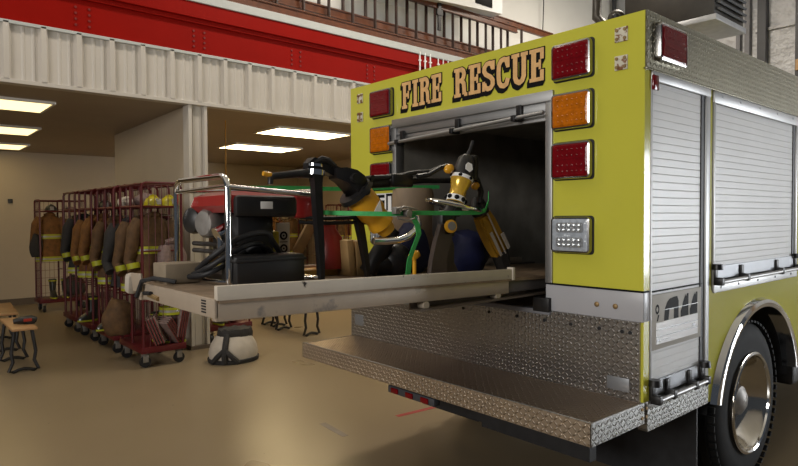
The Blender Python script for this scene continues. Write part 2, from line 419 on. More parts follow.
MB().box((-12.34, -.66, 1.97), (-12.325, -.58, 2.05), .004).build('switch_plate', 'steelcol').name = 'wall_switch'
tag(bpy.data.objects['wall_switch'], 'small grey switch plate on the cream back wall', 'switch')

# ------------------------------------------------------------------ fire truck
T = thing('fire_truck', 'lime-yellow fire rescue truck seen from its rear corner with tray pulled out', 'truck', (-1.12, 0, 0))
W = 2.245; HT = 2.603
m = MB()
def rb(x0, x1, z0, z1, y0=0., y1=.06): m.box((x0, y0, z0), (x1, y1, z1))
m.prism([(0, 0, 1.318), (0, 0, HT), (-W, 0, HT), (-W, 0, 1.318), (-1.757, 0, 1.318), (-1.757, 0, 2.30), (-.50, 0, 2.30), (-.50, 0, 1.318)], (0, .06, 0))      # rear face
m.box((-.03, .003, .80), (-.0005, .057, 1.317)); m.box((-W+.001, .003, .70), (-W+.03, .1, 1.317))
m.box((-.10, .702, .70), (-.0015, .744, 2.34)); m.box((-.10, 2.13, 1.262), (-.001, 4.19, 2.34))   # posts
# side panel over the arch
ar = arc((1.435, .50), (.66, .63), 0.25, PI-.25, 24, 'yz', 0)
m.prism([(0, .70, .66), (0, .70, 1.26), (0, 4.2, 1.26), (0, 4.2, .66)]+[p for p in ar if p[2] > .655], (-.04, 0, 0))
m.box((-W+.001, .1, .7), (-W+.04, 4.2, HT-.031)); m.box((-W+.001, .061, HT-.03), (-.0005, 4.2, HT-.001))
m.box((-W+.02, 4.14, .6), (-.02, 4.2, HT))
body = m.build('body', 'yellow', T, False)
# crew cab further ahead
m = MB()
m.box((-W+.02, 4.3, .55), (-.02, 6.7, 2.45), .08); m.build('cab', 'yellow', T)
m = MB(); m.box((-.03, 4.6, 1.5), (-.012, 5.3, 2.2), .01); m.box((-.03, 5.5, 1.5), (-.012, 6.2, 2.2), .01); m.build('cab_window', 'glass', T)
m = MB(); m.box((-W+.4, .1, .42), (-.4, 6.4, .66)); m.box((-W+.1, .3, .35), (-.75, .8, .6)); m.build('chassis', 'black', T, False)
m = MB(); wl = arc((1.435, .50), (.655, .625), .1, PI-.1, 24, 'yz', -.035)
m.loft([wl, [(-.80, p[1], p[2]) for p in wl]], closed_ring=False); m.sheet([(-.80, p[1], p[2]) for p in wl]); m.build('wheel_well', 'black', T)
for x0, x1 in ((-.64, -.04), (-W+.04, -W+.64)): MB().box((x0, .665, .16), (x1, .68, .70)).build('mud_flap', 'black', T)
m = MB(); m.box((-1.02, .04, .42), (-.30, .10, .72)); m.box((-1.02, .10, .45), (-.5, .65, .70)); m.build('underbody_shade_block', 'black', T, False)  # black blocks added under the tailboard to keep the floor there dark
# fill below the band, side walls behind doors
m = MB(); m.box((-.10, .06, 1.26), (-.045, 2.2, 2.34)); m.box((-.10, .06, .66), (-.045, .70, 1.26)); m.build('compartment_wall', 'dark', T, False)

# compartment open at the back
m = MB(); x0, x1, z0, z1 = -1.73, -.53, 1.17, 2.30; d = 2.4
m.box((x0-.03, .06, z0-.03), (x1+.03, d, z0)); m.box((x0-.03, .06, z1), (x1+.03, d, z1+.03)); m.box((x0-.03, .06, z0), (x0, d, z1)); m.box((x1, .06, z0), (x1+.03, d, z1)); m.box((x0, d, z0), (x1, d+.03, z1))
m.build('compartment_liner', 'dark', T, False)
m = MB(); m.tube([(-1.55, 2.2, 1.6), (-1.2, 2.15, 1.75), (-.8, 2.2, 1.55), (-.62, 2.2, 1.5)], .05); m.box((-1.7, 2.0, 1.62), (-.55, 2.35, 1.65)); m.build('inner_shelf', 'blacksteel', T)
m = MB(); m.box((-1.62, 1.6, 1.7), (-1.28, 2.0, 2.1), .05); m.box((-.8, 1.2, 1.172), (-.56, 1.6, 1.29), .04); m.build('stowed_case', 'dark', T)

# aluminium trim of the rear opening
m = MB()
m.box((-.535, -.012, 1.318), (-.492, .06, 2.30), .004); m.box((-1.765, -.012, 1.318), (-1.728, .06, 2.30), .004)
m.box((-1.765, -.018, 2.262), (-.485, .06, 2.318), .004); m.box((-1.728, .0, 2.215), (-.535, .055, 2.262), .004)
m.build('opening_trim', 'alu', T)
hb = MB(); hb.cyl((-1.75, -.055, 2.155), (-.515, -.055, 2.20), .011, seg=12)
hb = hb.build('lift_bar', 'alu', T, label='thin aluminium lift bar')
for x in (-1.66, -1.16, -.70):
    z = 2.155+(x+1.75)/1.235*.045
    b = MB(); b.box((x-.014, -.075, z-.018), (x+.014, -.005, z+.014), .004); b.box((x-.018, -.022, z), (x+.018, .0, z+.075), .004); b.build('bar_bracket', 'blacksteel', hb)
m = MB(); m.box((-1.728, .005, 2.165), (-.535, .035, 2.213), .006); m.build('rolled_door_edge', 'alu', T)

# white lower corner panels, black line
for x0, x1 in ((-.535, -.0), (-W, -1.73)):
    MB().box((x0, -.004, 1.173), (x1, .06, 1.312), .003).build('lower_panel', 'white', T)
    MB().box((x0, -.0062, 1.310), (x1+.0025, .05, 1.319)).build('pinstripe', 'ink', T, False)
MB().box((-.01, .06, 1.305), (.003, .62, 1.311), .001).build('pinstripe', 'ink', T, False)
for x in (-.236, -.138): MB().lathe((x, -.004, 1.235), (0, -1, 0), [(0, .013), (.004, .013), (.008, .007), (.008, 0)], 12).build('panel_bolt', 'hingerust', T)

# tread plate panel under the opening
m = MB(); m.box((-W, -.008, .79), (-.012, .05, 1.173)); bp = m.build('rear_tread_plate', 'bumper_alu', T, False)
for x in (-.06, -.10, -.22, -.38, -.54, -.72, -.92, -1.12, -1.32): MB().cyl((x, -.008, 1.12), (x, -.013, 1.12), .009, seg=10).build('plate_screw', 'black', bp)
MB().box((-.178, -.011, .836), (-.064, -.008, .90), .003).build('reflector_patch', 'ghost', T)
MB().box((-2.20, -.011, .88), (-2.10, -.008, .96), .003).build('reflector_patch', 'ghost', T)
m = MB(); m.box((-1.95, -.02, 1.09), (-1.60, -.009, 1.17), .002); m.build('blue_notice', 'lamp_cell', T)
m = MB(); m.box((-.60, -.03, 1.165), (-.50, .05, 1.24), .004); m.build('slide_stop', 'blacksteel', T)
m = MB(); m.box((-1.73, -.02, 1.15), (-.50, .05, 1.176), .003); m.build('opening_sill', 'greycol', T)

# tailboard
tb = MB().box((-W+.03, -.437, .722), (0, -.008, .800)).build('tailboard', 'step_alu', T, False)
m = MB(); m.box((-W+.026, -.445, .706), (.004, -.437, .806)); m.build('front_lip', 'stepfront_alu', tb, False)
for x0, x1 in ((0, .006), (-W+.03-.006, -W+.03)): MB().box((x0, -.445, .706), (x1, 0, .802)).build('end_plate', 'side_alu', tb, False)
m = MB(); m.tube([(-W+.03, -.441, .806), (0, -.441, .806)], .004, 6); m.tube([(.003, -.441, .804), (.003, -.01, .801)], .004, 6); m.tube([(.003, -.441, .706), (.003, -.441, .804)], .004, 6); m.build('edge_bead', 'alu', tb)
m = MB()
for z in (.735, .775): m.cyl((.006, -.02, z), (.010, -.02, z), .008, seg=10); m.cyl((.006, .02, z), (.010, .02, z), .008, seg=10)
m.build('end_bolt', 'hingerust', tb)
mk = MB(); mk.box((-1.445, -.33, .606), (-1.045, -.28, .650), .006); mk.box((-1.43, -.31, .64), (-1.41, -.29, .73)); mk.box((-1.08, -.31, .64), (-1.06, -.29, .73)); mk = mk.build('marker_light_bar', 'steelcol', T)
for x in (-1.38, -1.25, -1.12): MB().box((x-.032, -.338, .611), (x+.032, -.328, .643), .006).build('marker_lens', 'redlens', mk)

# side: sill, door frames, roller doors
m = MB(); m.box((-.04, .03, .66), (.006, .70, .775)); m.build('rocker_plate', 'side_alu', T, False)
m = MB(); m.box((-.03, .004, 2.345), (.008, 4.2, HT+.001)); m.build('roof_band', 'band_alu', T, False)
m = MB(); m.box((-.01, .0, 2.335), (.011, 4.2, 2.346), .002); m.build('band_edge', 'band_alu', T)
m = MB()
m.box((-.04, .058, .80), (.004, .072, 2.30), .003); m.box((-.04, .655, .75), (.006, .70, 2.31), .003)
m.box((-.04, .06, 2.292), (.010, .70, 2.336), .004); m.box((-.04, .755, 1.25), (.006, .772, 2.29), .003)
m.box((-.04, .745, 2.270), (.010, 2.13, 2.334), .004); m.box((-.04, 2.10, 1.25), (.006, 2.128, 2.29), .003)
m.box((-.04, .03, .765), (.008, .70, .80), .003); m.box((-.04, .76, 1.245), (.008, 2.13, 1.30), .003)
m.build('door_frame', 'alu', T)
for lo, hi in (((-.045, .612, .80), (-.003, .657, 2.30)), ((-.045, 2.057, 1.30), (-.003, 2.102, 2.28))): MB().box(lo, hi).build('door_channel', 'black', T, False)
 
def roller_door(y0, y1, z0, z1, label, gap=None):
    prof = []; z = z0; p = .037
    while z < z1-.005:
        t = min(z+p, z1)
        prof += [(-.0105, z), (-.0085, z+.0011), (-.0080, z+.0022), (-.0080, t-.0022), (-.0085, t-.0011)]
        z = t
    prof.append((-.012, z1))
    m = MB(); m.loft([[(x, y0, zz) for x, zz in prof], [(x, y1, zz) for x, zz in prof]], closed_ring=False)
    return m.build('roller_door', 'satin', T, False, label=label)
d1 = roller_door(.07, .615, .865, 2.296, 'narrow roller door')
d2 = roller_door(.77, 2.06, 1.375, 2.275, 'wide roller door')
def door_bar(par, y0, y1, z, slope=0.):
    m = MB(); m.box((-.03, y0, z-.0), (.002, y1, z+.07)); m.build('bottom_rail', 'ghost', par)
    m = MB(); m.cyl((.038, y0+.02, z-.012), (.038, y1-.005, z-.012), .012); m.build('lift_bar', 'alu', par)
    for y in (y0+.005, y0+(y1-y0)*.28, y0+(y1-y0)*.72, y1-.01)[:]:
        m = MB(); m.box((-.004, y-.018, z-.03), (.052, y+.018, z+.012), .006); m.box((-.004, y-.018, z+.0), (.016, y+.018, z+.062), .006); m.build('bar_bracket', 'blacksteel', par)
    for y in (y0+.0, y1):
        m = MB(); m.cyl((.02, y, z+.055), (.02, y, z+.085), .03, .026, seg=14); m.build('latch_knob', 'blacksteel', par)
door_bar(d1, .07, .62, .815)
door_bar(d2, .77, 2.10, 1.318)
m = MB()
for y, z in ((.15, .782), (.36, .782), (.58, .782)): m.cyl((.008, y, z), (.012, y, z), .006, seg=8)
for y in (.85, 1.1, 1.4, 1.7, 2.0): m.cyl((.008, y, 1.272), (.012, y, 1.272), .007, seg=8); m.cyl((.010, y, 2.312), (.013, y, 2.312), .006, seg=8)
m.build('frame_screw', 'ghost', T)

# number plate sheet on the narrow door
dp = MB().box((-.006, .072, 1.03), (.002, .612, 1.292), .002).build('number_panel', 'panelgrey', T, label='satin panel with black slanted numbers')
X1 = .0026
m = MB(); m.box((.001, .115, 1.055), (.0048, .565, 1.158)); m.build('paper_label', 'glosslabel', dp, False)
m = MB()
for z in (1.088, 1.122): m.box((0.0045, .115, z), (0.0054, .565, z+.0035))
m.box((0.0045, .12, 1.068), (0.0054, .145, 1.080)); m.box((0.0045, .145, 1.071), (0.0054, .26, 1.0735)); m.box((0.0045, .50, 1.098), (0.0054, .535, 1.114))
m.build('label_line', 'ghost', dp, False)
m = MB()
QN = [0]
def q(pts):
    QN[0] += 1; m.sheet([(X1+QN[0]*1e-5, y, z) for y, z in pts])
def ring(c, ro, ri, n=18, sh=.0):
    for i in range(n):
        a, b = 2*PI*i/n, 2*PI*(i+1)/n
        f = lambda r, t: (c[0]+r[0]*math.cos(t)+sh*r[1]*math.sin(t), c[1]+r[1]*math.sin(t))
        q([f(ro, a), f(ro, b), f(ri, b), f(ri, a)])
ring((.128, 1.222), (.020, .024), (.009, .012))
q([(.122, 1.165), (.135, 1.165), (.148, 1.195), (.134, 1.195)])
# big slanted figures, lower half behind the label sheet
def zero(y, w, z0, z1):
    q([(y, z0), (y+w*.30, z0), (y+w*.38, z0+.060), (y+w*.36, z1-.006), (y+w*.2, z1-.02), (y+w*.06, z0+.06)])
    q([(y+w*.66, z0), (y+w, z0), (y+w, z1-.025), (y+w*.9, z1), (y+w*.68, z1)])
    q([(y+w*.36, z0+.052), (y+w*.68, z0+.052), (y+w*.68, z1), (y+w*.36, z1-.006)])
zero(.195, .155, 1.160, 1.268)
for y in (.372, .476):
    q([(y, 1.160), (y+.088, 1.160), (y+.088, 1.272), (y+.070, 1.272), (y+.058, 1.258), (y+.050, 1.272), (y+.046, 1.262), (y+.018, 1.222), (y+.022, 1.216), (y, 1.19)])
m.build('numeral', 'ink', dp, False)
m = MB(); m.box((X1+.0014, .19, 1.212), (X1+.0020, .57, 1.2145)); m.build('numeral_slash', 'alu', dp, False)

# wheel arch trim
m = MB(); ri = []; ro = []
a0, a1 = .22, PI-.22
rings = []
for i in range(41):
    a = a0+(a1-a0)*i/40
    c, s = math.cos(a), math.sin(a)
    o_ = (1.435+.715*c, .50+.66*s); n_ = (1.435+.625*c, .50+.60*s)
    mid = ((o_[0]+n_[0])/2, (o_[1]+n_[1])/2)
    rings.append([(0, o_[0], o_[1]), (.030, o_[0]*.8+n_[0]*.2, o_[1]*.8+n_[1]*.2), (.040, mid[0], mid[1]), (.034, n_[0]*.9+o_[0]*.1, n_[1]*.9+o_[1]*.1), (-.05, n_[0], n_[1])])
m.loft(rings, closed_ring=False); m.build('wheel_arch_trim', 'chrome', T)

# wheels
def wheel(cx, cy, side, dish, name='wheel'):
    w = bpy.data.objects.new(name, None); COL.objects.link(w); w.parent = T; w.location = Vector((cx, cy, .512))-world_loc(T)
    s = side; c = (cx, cy, .512); A = (s, 0, 0)
    prof = [(0.0, .305), (-.004, .33), (.0, .37), (-.004, .42), (-.016, .46), (-.04, .492), (-.055, .503), (-.055, .512), (-.105, .512), (-.11, .500), (-.12, .500), (-.125, .514), (-.175, .514), (-.18, .500), (-.19, .5), (-.195, .512), (-.24, .508), (-.262, .48), (-.275, .40), (-.27, .30)]
    m = MB(); m.lathe(c, A, prof, 72, True)
    for k in range(60):
        a = 2*PI*k/60
        for xo, xi in ((-.030, -.075), (-.25, -.2)):
            p = Vector((cx, cy, .512))+Vector((0, math.cos(a), math.sin(a)))*.5
            m.box((cx+s*xo-.02, p.y-.017, p.z-.010), (cx+s*xo+.02, p.y+.017, p.z+.004), rot=(a-PI/2, 0, 0))
    m.build('tyre', 'tyre', w)
    for r in (.345, .445): pass
    if dish:
        rp = [(-.006, .312), (.012, .312), (.016, .300), (.010, .290), (-.02, .278), (-.05, .262), (-.085, .245), (-.11, .225), (-.125, .19), (-.13, .15), (-.125, .10), (-.07, .092), (-.05, .088), (-.04, .07), (-.028, .05), (-.024, .0)]
    else:
        rp = [(-.006, .312), (.012, .312), (.016, .300), (.0, .28), (-.03, .25), (.0, .2), (.03, .12), (.05, .08), (.05, 0)]
    m = MB(); m.lathe(c, A, rp[:11] if dish else rp, 56); m.build('rim', 'rimmetal', w)
    m = MB(); m.lathe(c, A, [(.004, .300), (.018, .306), (.022, .299), (.016, .289), (.004, .286)], 56, True); m.build('rim_lip', 'chrome', w)
    m = MB(); m.lathe(c, A, rp[11:] if dish else rp[6:], 32)
    for k in range(8):
        a = 2*PI*k/8; r = .125 if dish else .15; xx = cx+s*(-.130 if dish else .02)
        m.cyl((xx, cy+r*math.cos(a), .512+r*math.sin(a)), (xx+s*.03, cy+r*math.cos(a), .512+r*math.sin(a)), .016, seg=6)
    m.build('hub', 'castalu', w)
    return w
wheel(-.03, 1.40, 1, True); wheel(-W+.03, 1.40, -1, True)
wheel(-.03, 5.55, 1, False); wheel(-W+.03, 5.55, -1, False)
m = MB(); m.lathe((-.345, 1.40, .512), (1, 0, 0), [(0, .30), (0, .42), (-.04, .49), (-.06, .512), (-.22, .512), (-.26, .48), (-.28, .3)], 48, True); m.build('inner_tyre', 'tyre', T)
m = MB(); m.lathe((-W+.345, 1.40, .512), (-1, 0, 0), [(0, .30), (0, .42), (-.04, .49), (-.06, .512), (-.22, .512), (-.26, .48), (-.28, .3)], 48, True); m.build('inner_tyre', 'tyre', T)
m = MB(); m.cyl((-W+.3, 1.4, .512), (-.3, 1.4, .512), .09); m.ball((-W/2, 1.4, .512), .2); m.build('rear_axle', 'dark', T)
m = MB(); m.box((-.62, 2.45, .40), (-.1, 3.4, .72), .03); m.box((-.62, 2.4, .66), (-.03, 4.1, .75)); m.build('fuel_tank', 'blacksteel', T)

# tail lights
def round_rect(cx, cz, w, h, r, n=5):
    pts = []
    for (sx, sz, a0) in ((1, 1, 0), (-1, 1, PI/2), (-1, -1, PI), (1, -1, 3*PI/2)):
        for i in range(n+1):
            a = a0+PI/2*i/n
            pts.append((cx+sx*(w/2-r)+r*math.cos(a), cz+sz*(h/2-r)+r*math.sin(a)))
    return pts
def tail_light(cx, cz, w, h, lens, label, side=False, cells=False):
    P = (lambda p, d: (d, -p[0], p[1])) if side else (lambda p, d: (p[0], -d, p[1]))
    if side: cx = -cx
    f = MB()
    rings = []
    for g, d in ((.004, 0), (.005, .026), (.002, .034), (-.006, .036), (-.010, .026)):
        rings.append([P(p, d) for p in round_rect(cx, cz, w+2*g-.012, h+2*g-.012, .016+max(g, -.008))])
    f.loft(rings, cap=False)
    fr = f.build('tail_light' if not side else 'side_light', 'bezel', T, label=label)
    b = MB(); b.prism([P(p, .001) for p in round_rect(cx, cz, w+.008, h+.008, .018)], Vector(P((0, 0), .004))-Vector(P((0, 0), 0))); b.build('gasket', 'black', fr)
    l = MB(); rings = []
    for g, d in ((-.008, .020), (-.008, .031), (-.014, .035), (-.045, .037)):
        rings.append([P(p, d) for p in round_rect(cx, cz, w+2*g, h+2*g, max(.008, .016+g*.3))])
    l.loft(rings)
    if lens != 'clearlens':
        for k in range(2):
            z = cz+(k-.5)*h*.42
            l.prism([P(p, .036) for p in round_rect(cx, z, w*.78, h*.36, .012)], Vector(P((0, 0), .0028))-Vector(P((0, 0), 0)))
    if lens != 'clearlens':
        for k in range(2):
            for j in range(6):
                for i2 in (-1, 1): l.ball(P((cx+(j-2.5)*w*.12, cz+(k-.5)*h*.42+i2*h*.08), .0345), (.0075, .0075, .0075), 8)
    l.build('lens', lens, fr)
    if cells:
        e = MB()
        for k in range(2):
            z = cz+(k-.5)*h*.40
            e.prism([P(p, .034) for p in round_rect(cx, z, w*.68, h*.27, .012)], Vector(P((0, 0), .005))-Vector(P((0, 0), 0)))
        e.build('lamp_panel', 'ghost', fr)
        for k in range(2):
            z = cz+(k-.5)*h*.40
            for j in range(5):
                for i2 in (-1, 1): MB().ball(P((cx+(j-2)*w*.125, z+i2*h*.065), .039), (.012, .012, .012), 8).build('lamp_cell', 'lamp_cell', fr)
    return fr
for sx, nm in ((1, 'right'), (-1, 'left')):
    cx = -W/2+sx*(W/2-.372)
    tail_light(cx, 2.444, .228, .185, 'redlens', 'red rear light, topmost of its column')
    tail_light(cx, 2.196, .228, .185, 'amberlens', 'amber rear light')
    tail_light(cx, 1.946, .228, .188, 'redlens', 'red rear light, under the amber one')
    tail_light(cx, 1.572, .228, .185, 'clearlens', 'clear rear light with rows of small lamps', cells=True)
tail_light(.222, 2.474, .285, .180, 'redlens', 'red light on the tread plate band', side=True)
m = MB(); m.box((0, .06, 2.25), (.012, .116, 2.32), .004); o = m.build('side_marker', 'redlens', T)
# bolt-on hinge plates
for cx in (-.115, -W+.115):
    for cz in (2.517, 2.385):
        o = MB().box((cx-.033, -.006, cz-.034), (cx+.033, .002, cz+.034), .003).build('mounting_plate', 'rust', T)
        m = MB()
        for dx in (-.02, .02):
            for dz in (-.02, .02): m.cyl((cx+dx, -.006, cz+dz), (cx+dx, -.012, cz+dz), .008, seg=8)
        m.build('plate_bolt', 'hingerust', o)
m = MB(); m.lathe((-.16, .03, HT), (0, 0, 1), [(0, .02), (.02, .02), (.03, .01), (.032, 0)], 12); m.build('roof_stud', 'black', T)

# FIRE RESCUE lettering: condensed slab letters, gold with black edge and drop shade
GL = {
 'F': ([(.08, 0, .29, 1), (0, 0, .38, .12), (0, .88, .62, 1), (.46, .66, .62, .9), (.28, .44, .48, .57), (.40, .36, .50, .65)], [], .66),
 'I': ([(.09, 0, .31, 1), (0, 0, .40, .12), (0, .88, .40, 1)], [], .40),
 'R': ([(.08, 0, .29, 1), (0, 0, .36, .12), (0, .88, .40, 1), (.55, 0, .72, .12)], [[(.28, .93), (.42, .93), (.51, .87), (.545, .76), (.51, .64), (.42, .56), (.28, .55)], [(.44, .54), (.53, .44), (.55, .28), (.56, .07)]], .72),
 'E': ([(.08, 0, .29, 1), (0, 0, .62, .12), (0, .88, .62, 1), (.46, .66, .62, .9), (.46, .10, .62, .34), (.28, .44, .48, .57), (.40, .36, .50, .65)], [], .64),
 'S': ([(.46, .68, .62, .98), (0, .02, .14, .34)], [[(.52, .74), (.48, .87), (.36, .92), (.22, .90), (.11, .80), (.10, .68), (.18, .57), (.42, .45), (.52, .34), (.52, .20), (.42, .10), (.28, .08), (.16, .13), (.10, .26)]], .64),
 'C': ([(.46, .64, .62, .98)], [[(.53, .72), (.48, .88), (.36, .93), (.22, .90), (.12, .78), (.10, .55), (.10, .42), (.13, .2), (.22, .10), (.36, .07), (.48, .12), (.54, .30)]], .64),
 'U': ([(0, .88, .36, 1), (.42, .88, .74, 1)], [[(.17, .95), (.17, .26), (.23, .13), (.36, .07), (.49, .13), (.56, .26), (.56, .95)]], .74),
}
SW = .20
LAY = [0]
def letter_geo(m, ch, x0, z0, sx, sz, o, d, shift=(0, 0)):
    rects, paths, w = GL[ch]
    f = lambda x, z: (x0+x*sx+shift[0], d, z0+z*sz+shift[1])
    def quad(p):
        LAY[0] += 1; m.sheet([(k[0], k[1]-LAY[0]*9e-6, k[2]) for k in (f(*v) for v in p)])
    ox, oz = o/sx, o/sz
    for a, b, c, e in rects: quad([(a-ox, b-oz), (c+ox, b-oz), (c+ox, e+oz), (a-ox, e+oz)])
    for P in paths:
        hx, hz = SW/2+ox, (SW*.78)/2+oz
        for (ax, az), (bx, bz) in zip(P, P[1:]):
            dx, dz = bx-ax, bz-az; L = math.hypot(dx, dz); nx, nz = -dz/L*hx, dx/L*hz
            quad([(ax+nx, az+nz), (bx+nx, bz+nz), (bx-nx, bz-nz), (ax-nx, az-nz)])
        for (ax, az) in P[1:-1]:
            quad([(ax+hx*math.cos(2*PI*k/14), az+hz*math.sin(2*PI*k/14)) for k in range(14)])
def word(txt, xa, xb, za, zb, h):
    gap = .07; tot = sum(GL[c][2] for c in txt)+gap*(len(txt)-1); sx = (xb-xa)/tot; x = xa
    for i, c in enumerate(txt):
        z0 = za+(zb-za)*((x-xa)/(xb-xa))
        LAY[0] = 0; m = MB(); letter_geo(m, c, x, z0, sx, h, 0, -.0052); g = m.build('letter', 'gold', T, False)
        LAY[0] = 0; m = MB()
        for s in (.25, .5, .75, 1.): letter_geo(m, c, x, z0, sx, h, .006, -.0020, (-.013*s, -.020*s))
        letter_geo(m, c, x, z0, sx, h, .006, -.0020)
        m.build('letter_shade', 'ink', g, False)
        x += (GL[c][2]+gap)*sx
word('FIRE', -1.672, -1.302, 2.378, 2.380, .172)
word('RESCUE', -1.195, -.545, 2.380, 2.378, .172)

# decal with black figures on the far rear corner panel
dc = MB(); dc.box((-1.95, -.003, 1.70), (-1.76, .0, 1.83)); dc = dc.build('number_decal', 'label', T, False)
m = MB()
for a, b, c, e in ((-1.945, 1.712, -1.935, 1.82), (-1.93, 1.80, -1.86, 1.82), (-1.93, 1.765, -1.91, 1.81), (-1.93, 1.765, -1.86, 1.782), (-1.88, 1.72, -1.86, 1.77), (-1.93, 1.715, -1.86, 1.733), (-1.84, 1.712, -1.825, 1.82), (-1.84, 1.81, -1.77, 1.826), (-1.785, 1.712, -1.768, 1.82)):
    m.box((a, -.006, b), (c, -.003, e))
m.build('decal_figure', 'ink', dc, False)

# ------------------------------------------------------------------ pull-out tray (part of the truck)
def tz(y): return -.023*(y+.19)
def shear(m):
    for v in m.bm.verts: v.co.z += tz(v.co.y)
    return m
m = MB(); m.box((-1.40, -1.785, 1.335), (-.60, 1.0, 1.350)); tr = shear(m).build('slide_tray', 'ply', T, False)
m = MB(); m.box((-.625, -1.793, 1.345), (-.598, -.19, 1.396), .003); m.box((-.632, -.205, 1.34), (-.592, -.185, 1.405), .003)
shear(m).build('edge_rail', 'cream_rail', tr)
m = MB(); m.box((-1.41, -1.45, 1.345), (-1.385, .9, 1.396), .003); shear(m).build('edge_rail', 'cream_rail', tr)
m = MB(); m.box((-.640, -1.795, 1.272), (-.606, -.22, 1.338), .003); m.box((-1.40, -1.795, 1.272), (-1.365, .0, 1.338), .003)
m.box((-1.40, -1.800, 1.283), (-.606, -1.785, 1.350), .003); shear(m).build('side_beam', 'traymetal', tr)
m = MB()
for k in range(5): m.box((-.71, -1.803, 1.296+k*.010), (-.675, -1.799, 1.301+k*.010))
shear(m).build('vent_slot', 'black', tr)
for x in (-.655, -1.385): MB().box((x, -.25, 1.275), (x+.04, 1.0, 1.335), .002).build('inner_rail', 'darkrail', tr)
m = MB(); m.box((-.66, -.86, 1.2480), (-.585, .15, 1.256)); m.box((-.66, -.86, 1.256), (-.65, .15, 1.28)); m.build('fixed_channel', 'channelbrown', T, False)
m = MB(); m.box((-1.40, -.86, 1.235), (-1.33, .15, 1.25)); m.build('fixed_channel', 'channelbrown', T, False)
for y in (-.30, -.80): MB().cyl((-.607, y, 1.268), (-.65, y, 1.268), .018, seg=16).build('roller', 'cream', tr)
# catch at the far front corner of the tray
m = MB(); m.box((-1.455, -1.84, 1.335), (-1.395, -1.79, 1.425), .018, rot=(0, .18, 0)); m.build('rubber_buffer', 'bagcream', tr)
m = MB(); m.box((-1.385, -1.82, 1.35), (-1.31, -1.808, 1.43), .004, rot=(.12, 0, .25)); m.build('latch_tab', 'traymetal', tr)
m = MB(); m.tube([(-1.33, -1.825, 1.33), (-1.29, -1.815, 1.40), (-1.22, -1.79, 1.415), (-1.16, -1.72, 1.40)], .010, 8); m.tube([(-1.27, -1.812, 1.35), (-1.2, -1.81, 1.355)], .009, 8); m.build('latch_strap', 'black', tr)
m = MB(); m.cyl((-1.24, -1.803, 1.345), (-1.13, -1.803, 1.338), .010, seg=8); m.build('latch_pin', 'hingerust', tr)

# ------------------------------------------------------------------ things on the tray
DZ = 1.386
def dz(y): return 1.351+tz(y)
# block of wood at the front far corner
m = MB(); m.box((-1.37, -1.74, dz(-1.7)), (-1.22, -1.58, dz(-1.7)+.085), .004); tag(m.build('wood_block', 'blocktan'), 'pale wooden block at the far front corner of the tray', 'wood block')

# power unit
G = thing('hydraulic_power_unit', 'red petrol-driven power unit inside a chrome tube frame on the tray', 'power unit', (-1.28, -1.34, DZ))
xa, xb, ya, yb, zt = -1.565, -1.005, -1.557, -1.11, 1.843
def hoop(y, x0, x1, z0, z1, r=.06):
    pts = [(x0, y, z0), (x0, y, z1-r)]
    pts += [(x0+r-r*math.cos(a), y, z1-r+r*math.sin(a)) for a in (PI/8, PI/4, 3*PI/8)]
    pts += [(x0+r, y, z1), (x1-r, y, z1)]
    pts += [(x1-r+r*math.sin(a), y, z1-r+r*math.cos(a)) for a in (PI/8, PI/4, 3*PI/8)]
    pts += [(x1, y, z1-r), (x1, y, z0)]; return pts
m = MB()
m.tube(hoop(ya, xa, xb, dz(ya)+.012, zt), .0135, 12); m.tube(hoop(yb, xa, xb, dz(yb)+.012, zt-.055), .0125, 12)
m.tube([(xb, ya, 1.795), (xb, yb, 1.768)], .0115, 10); m.tube([(xa, ya, 1.795), (xa, yb, 1.81)], .0105, 10)
m.tube([(xa, ya, 1.79), (xb, ya, 1.80)], .009, 10)
for y in (ya, yb): m.tube([(xa, y, dz(y)+.014), (xa+.12, y-.03, dz(y)+.02), (xb-.12, y-.03, dz(y)+.012), (xb, y, dz(y)+.014)], .011, 10)
for x in (xa, xb): m.tube([(x, ya, dz(ya)+.014), (x, yb, dz(yb)+.014)], .0115, 10)
m.build('tube_frame', 'chrome', G)
m = MB()
m.loft([[(-1.44, -1.50, 1.69), (-1.10, -1.50, 1.69), (-1.10, -1.15, 1.69), (-1.44, -1.15, 1.69)], [(-1.46, -1.53, 1.72), (-1.085, -1.53, 1.72), (-1.085, -1.12, 1.72), (-1.46, -1.12, 1.72)],
        [(-1.44, -1.52, 1.765), (-1.09, -1.52, 1.765), (-1.09, -1.125, 1.765), (-1.44, -1.125, 1.765)], [(-1.40, -1.47, 1.785), (-1.13, -1.47, 1.785), (-1.13, -1.18, 1.785), (-1.40, -1.18, 1.785)]])
tank = m.build('fuel_tank', 'enginered', G)
m = MB(); m.lathe((-1.22, -1.30, 1.783), (0, 0, 1), [(0, .035), (.02, .035), (.025, .02), (.025, 0)], 16); m.build('filler_cap', 'engineblk', tank)
m = MB(); m.box((-1.09, -1.50, 1.668), (-1.045, -1.17, 1.765), .02); ac = m.build('air_filter_box', 'engineblk', G)
m = MB(); m.box((-1.047, -1.385, 1.705), (-1.043, -1.325, 1.738), .002); m.build('rating_label', 'label', ac)
m = MB(); m.box((-1.1, -1.21, 1.66), (-1.04, -1.09, 1.775), .02); m.build('rear_shroud', 'enginered', G)
m = MB(); m.lathe((-1.49, -1.52, 1.655), (.25, -1, 0), [(-.08, .0), (-.08, .06), (-.02, .066), (0, .06), (.012, .04), (.014, 0)], 24); m.box((-1.56, -1.5, 1.60), (-1.42, -1.38, 1.72), .02); m.build('recoil_starter', 'engineblk', G)
m = MB(); m.lathe((-1.33, -1.51, 1.642), (.3, -1, 0), [(-.10, 0), (-.10, .058), (-.04, .068), (0, .068), (.02, .055), (.024, .03), (.022, 0)], 28)
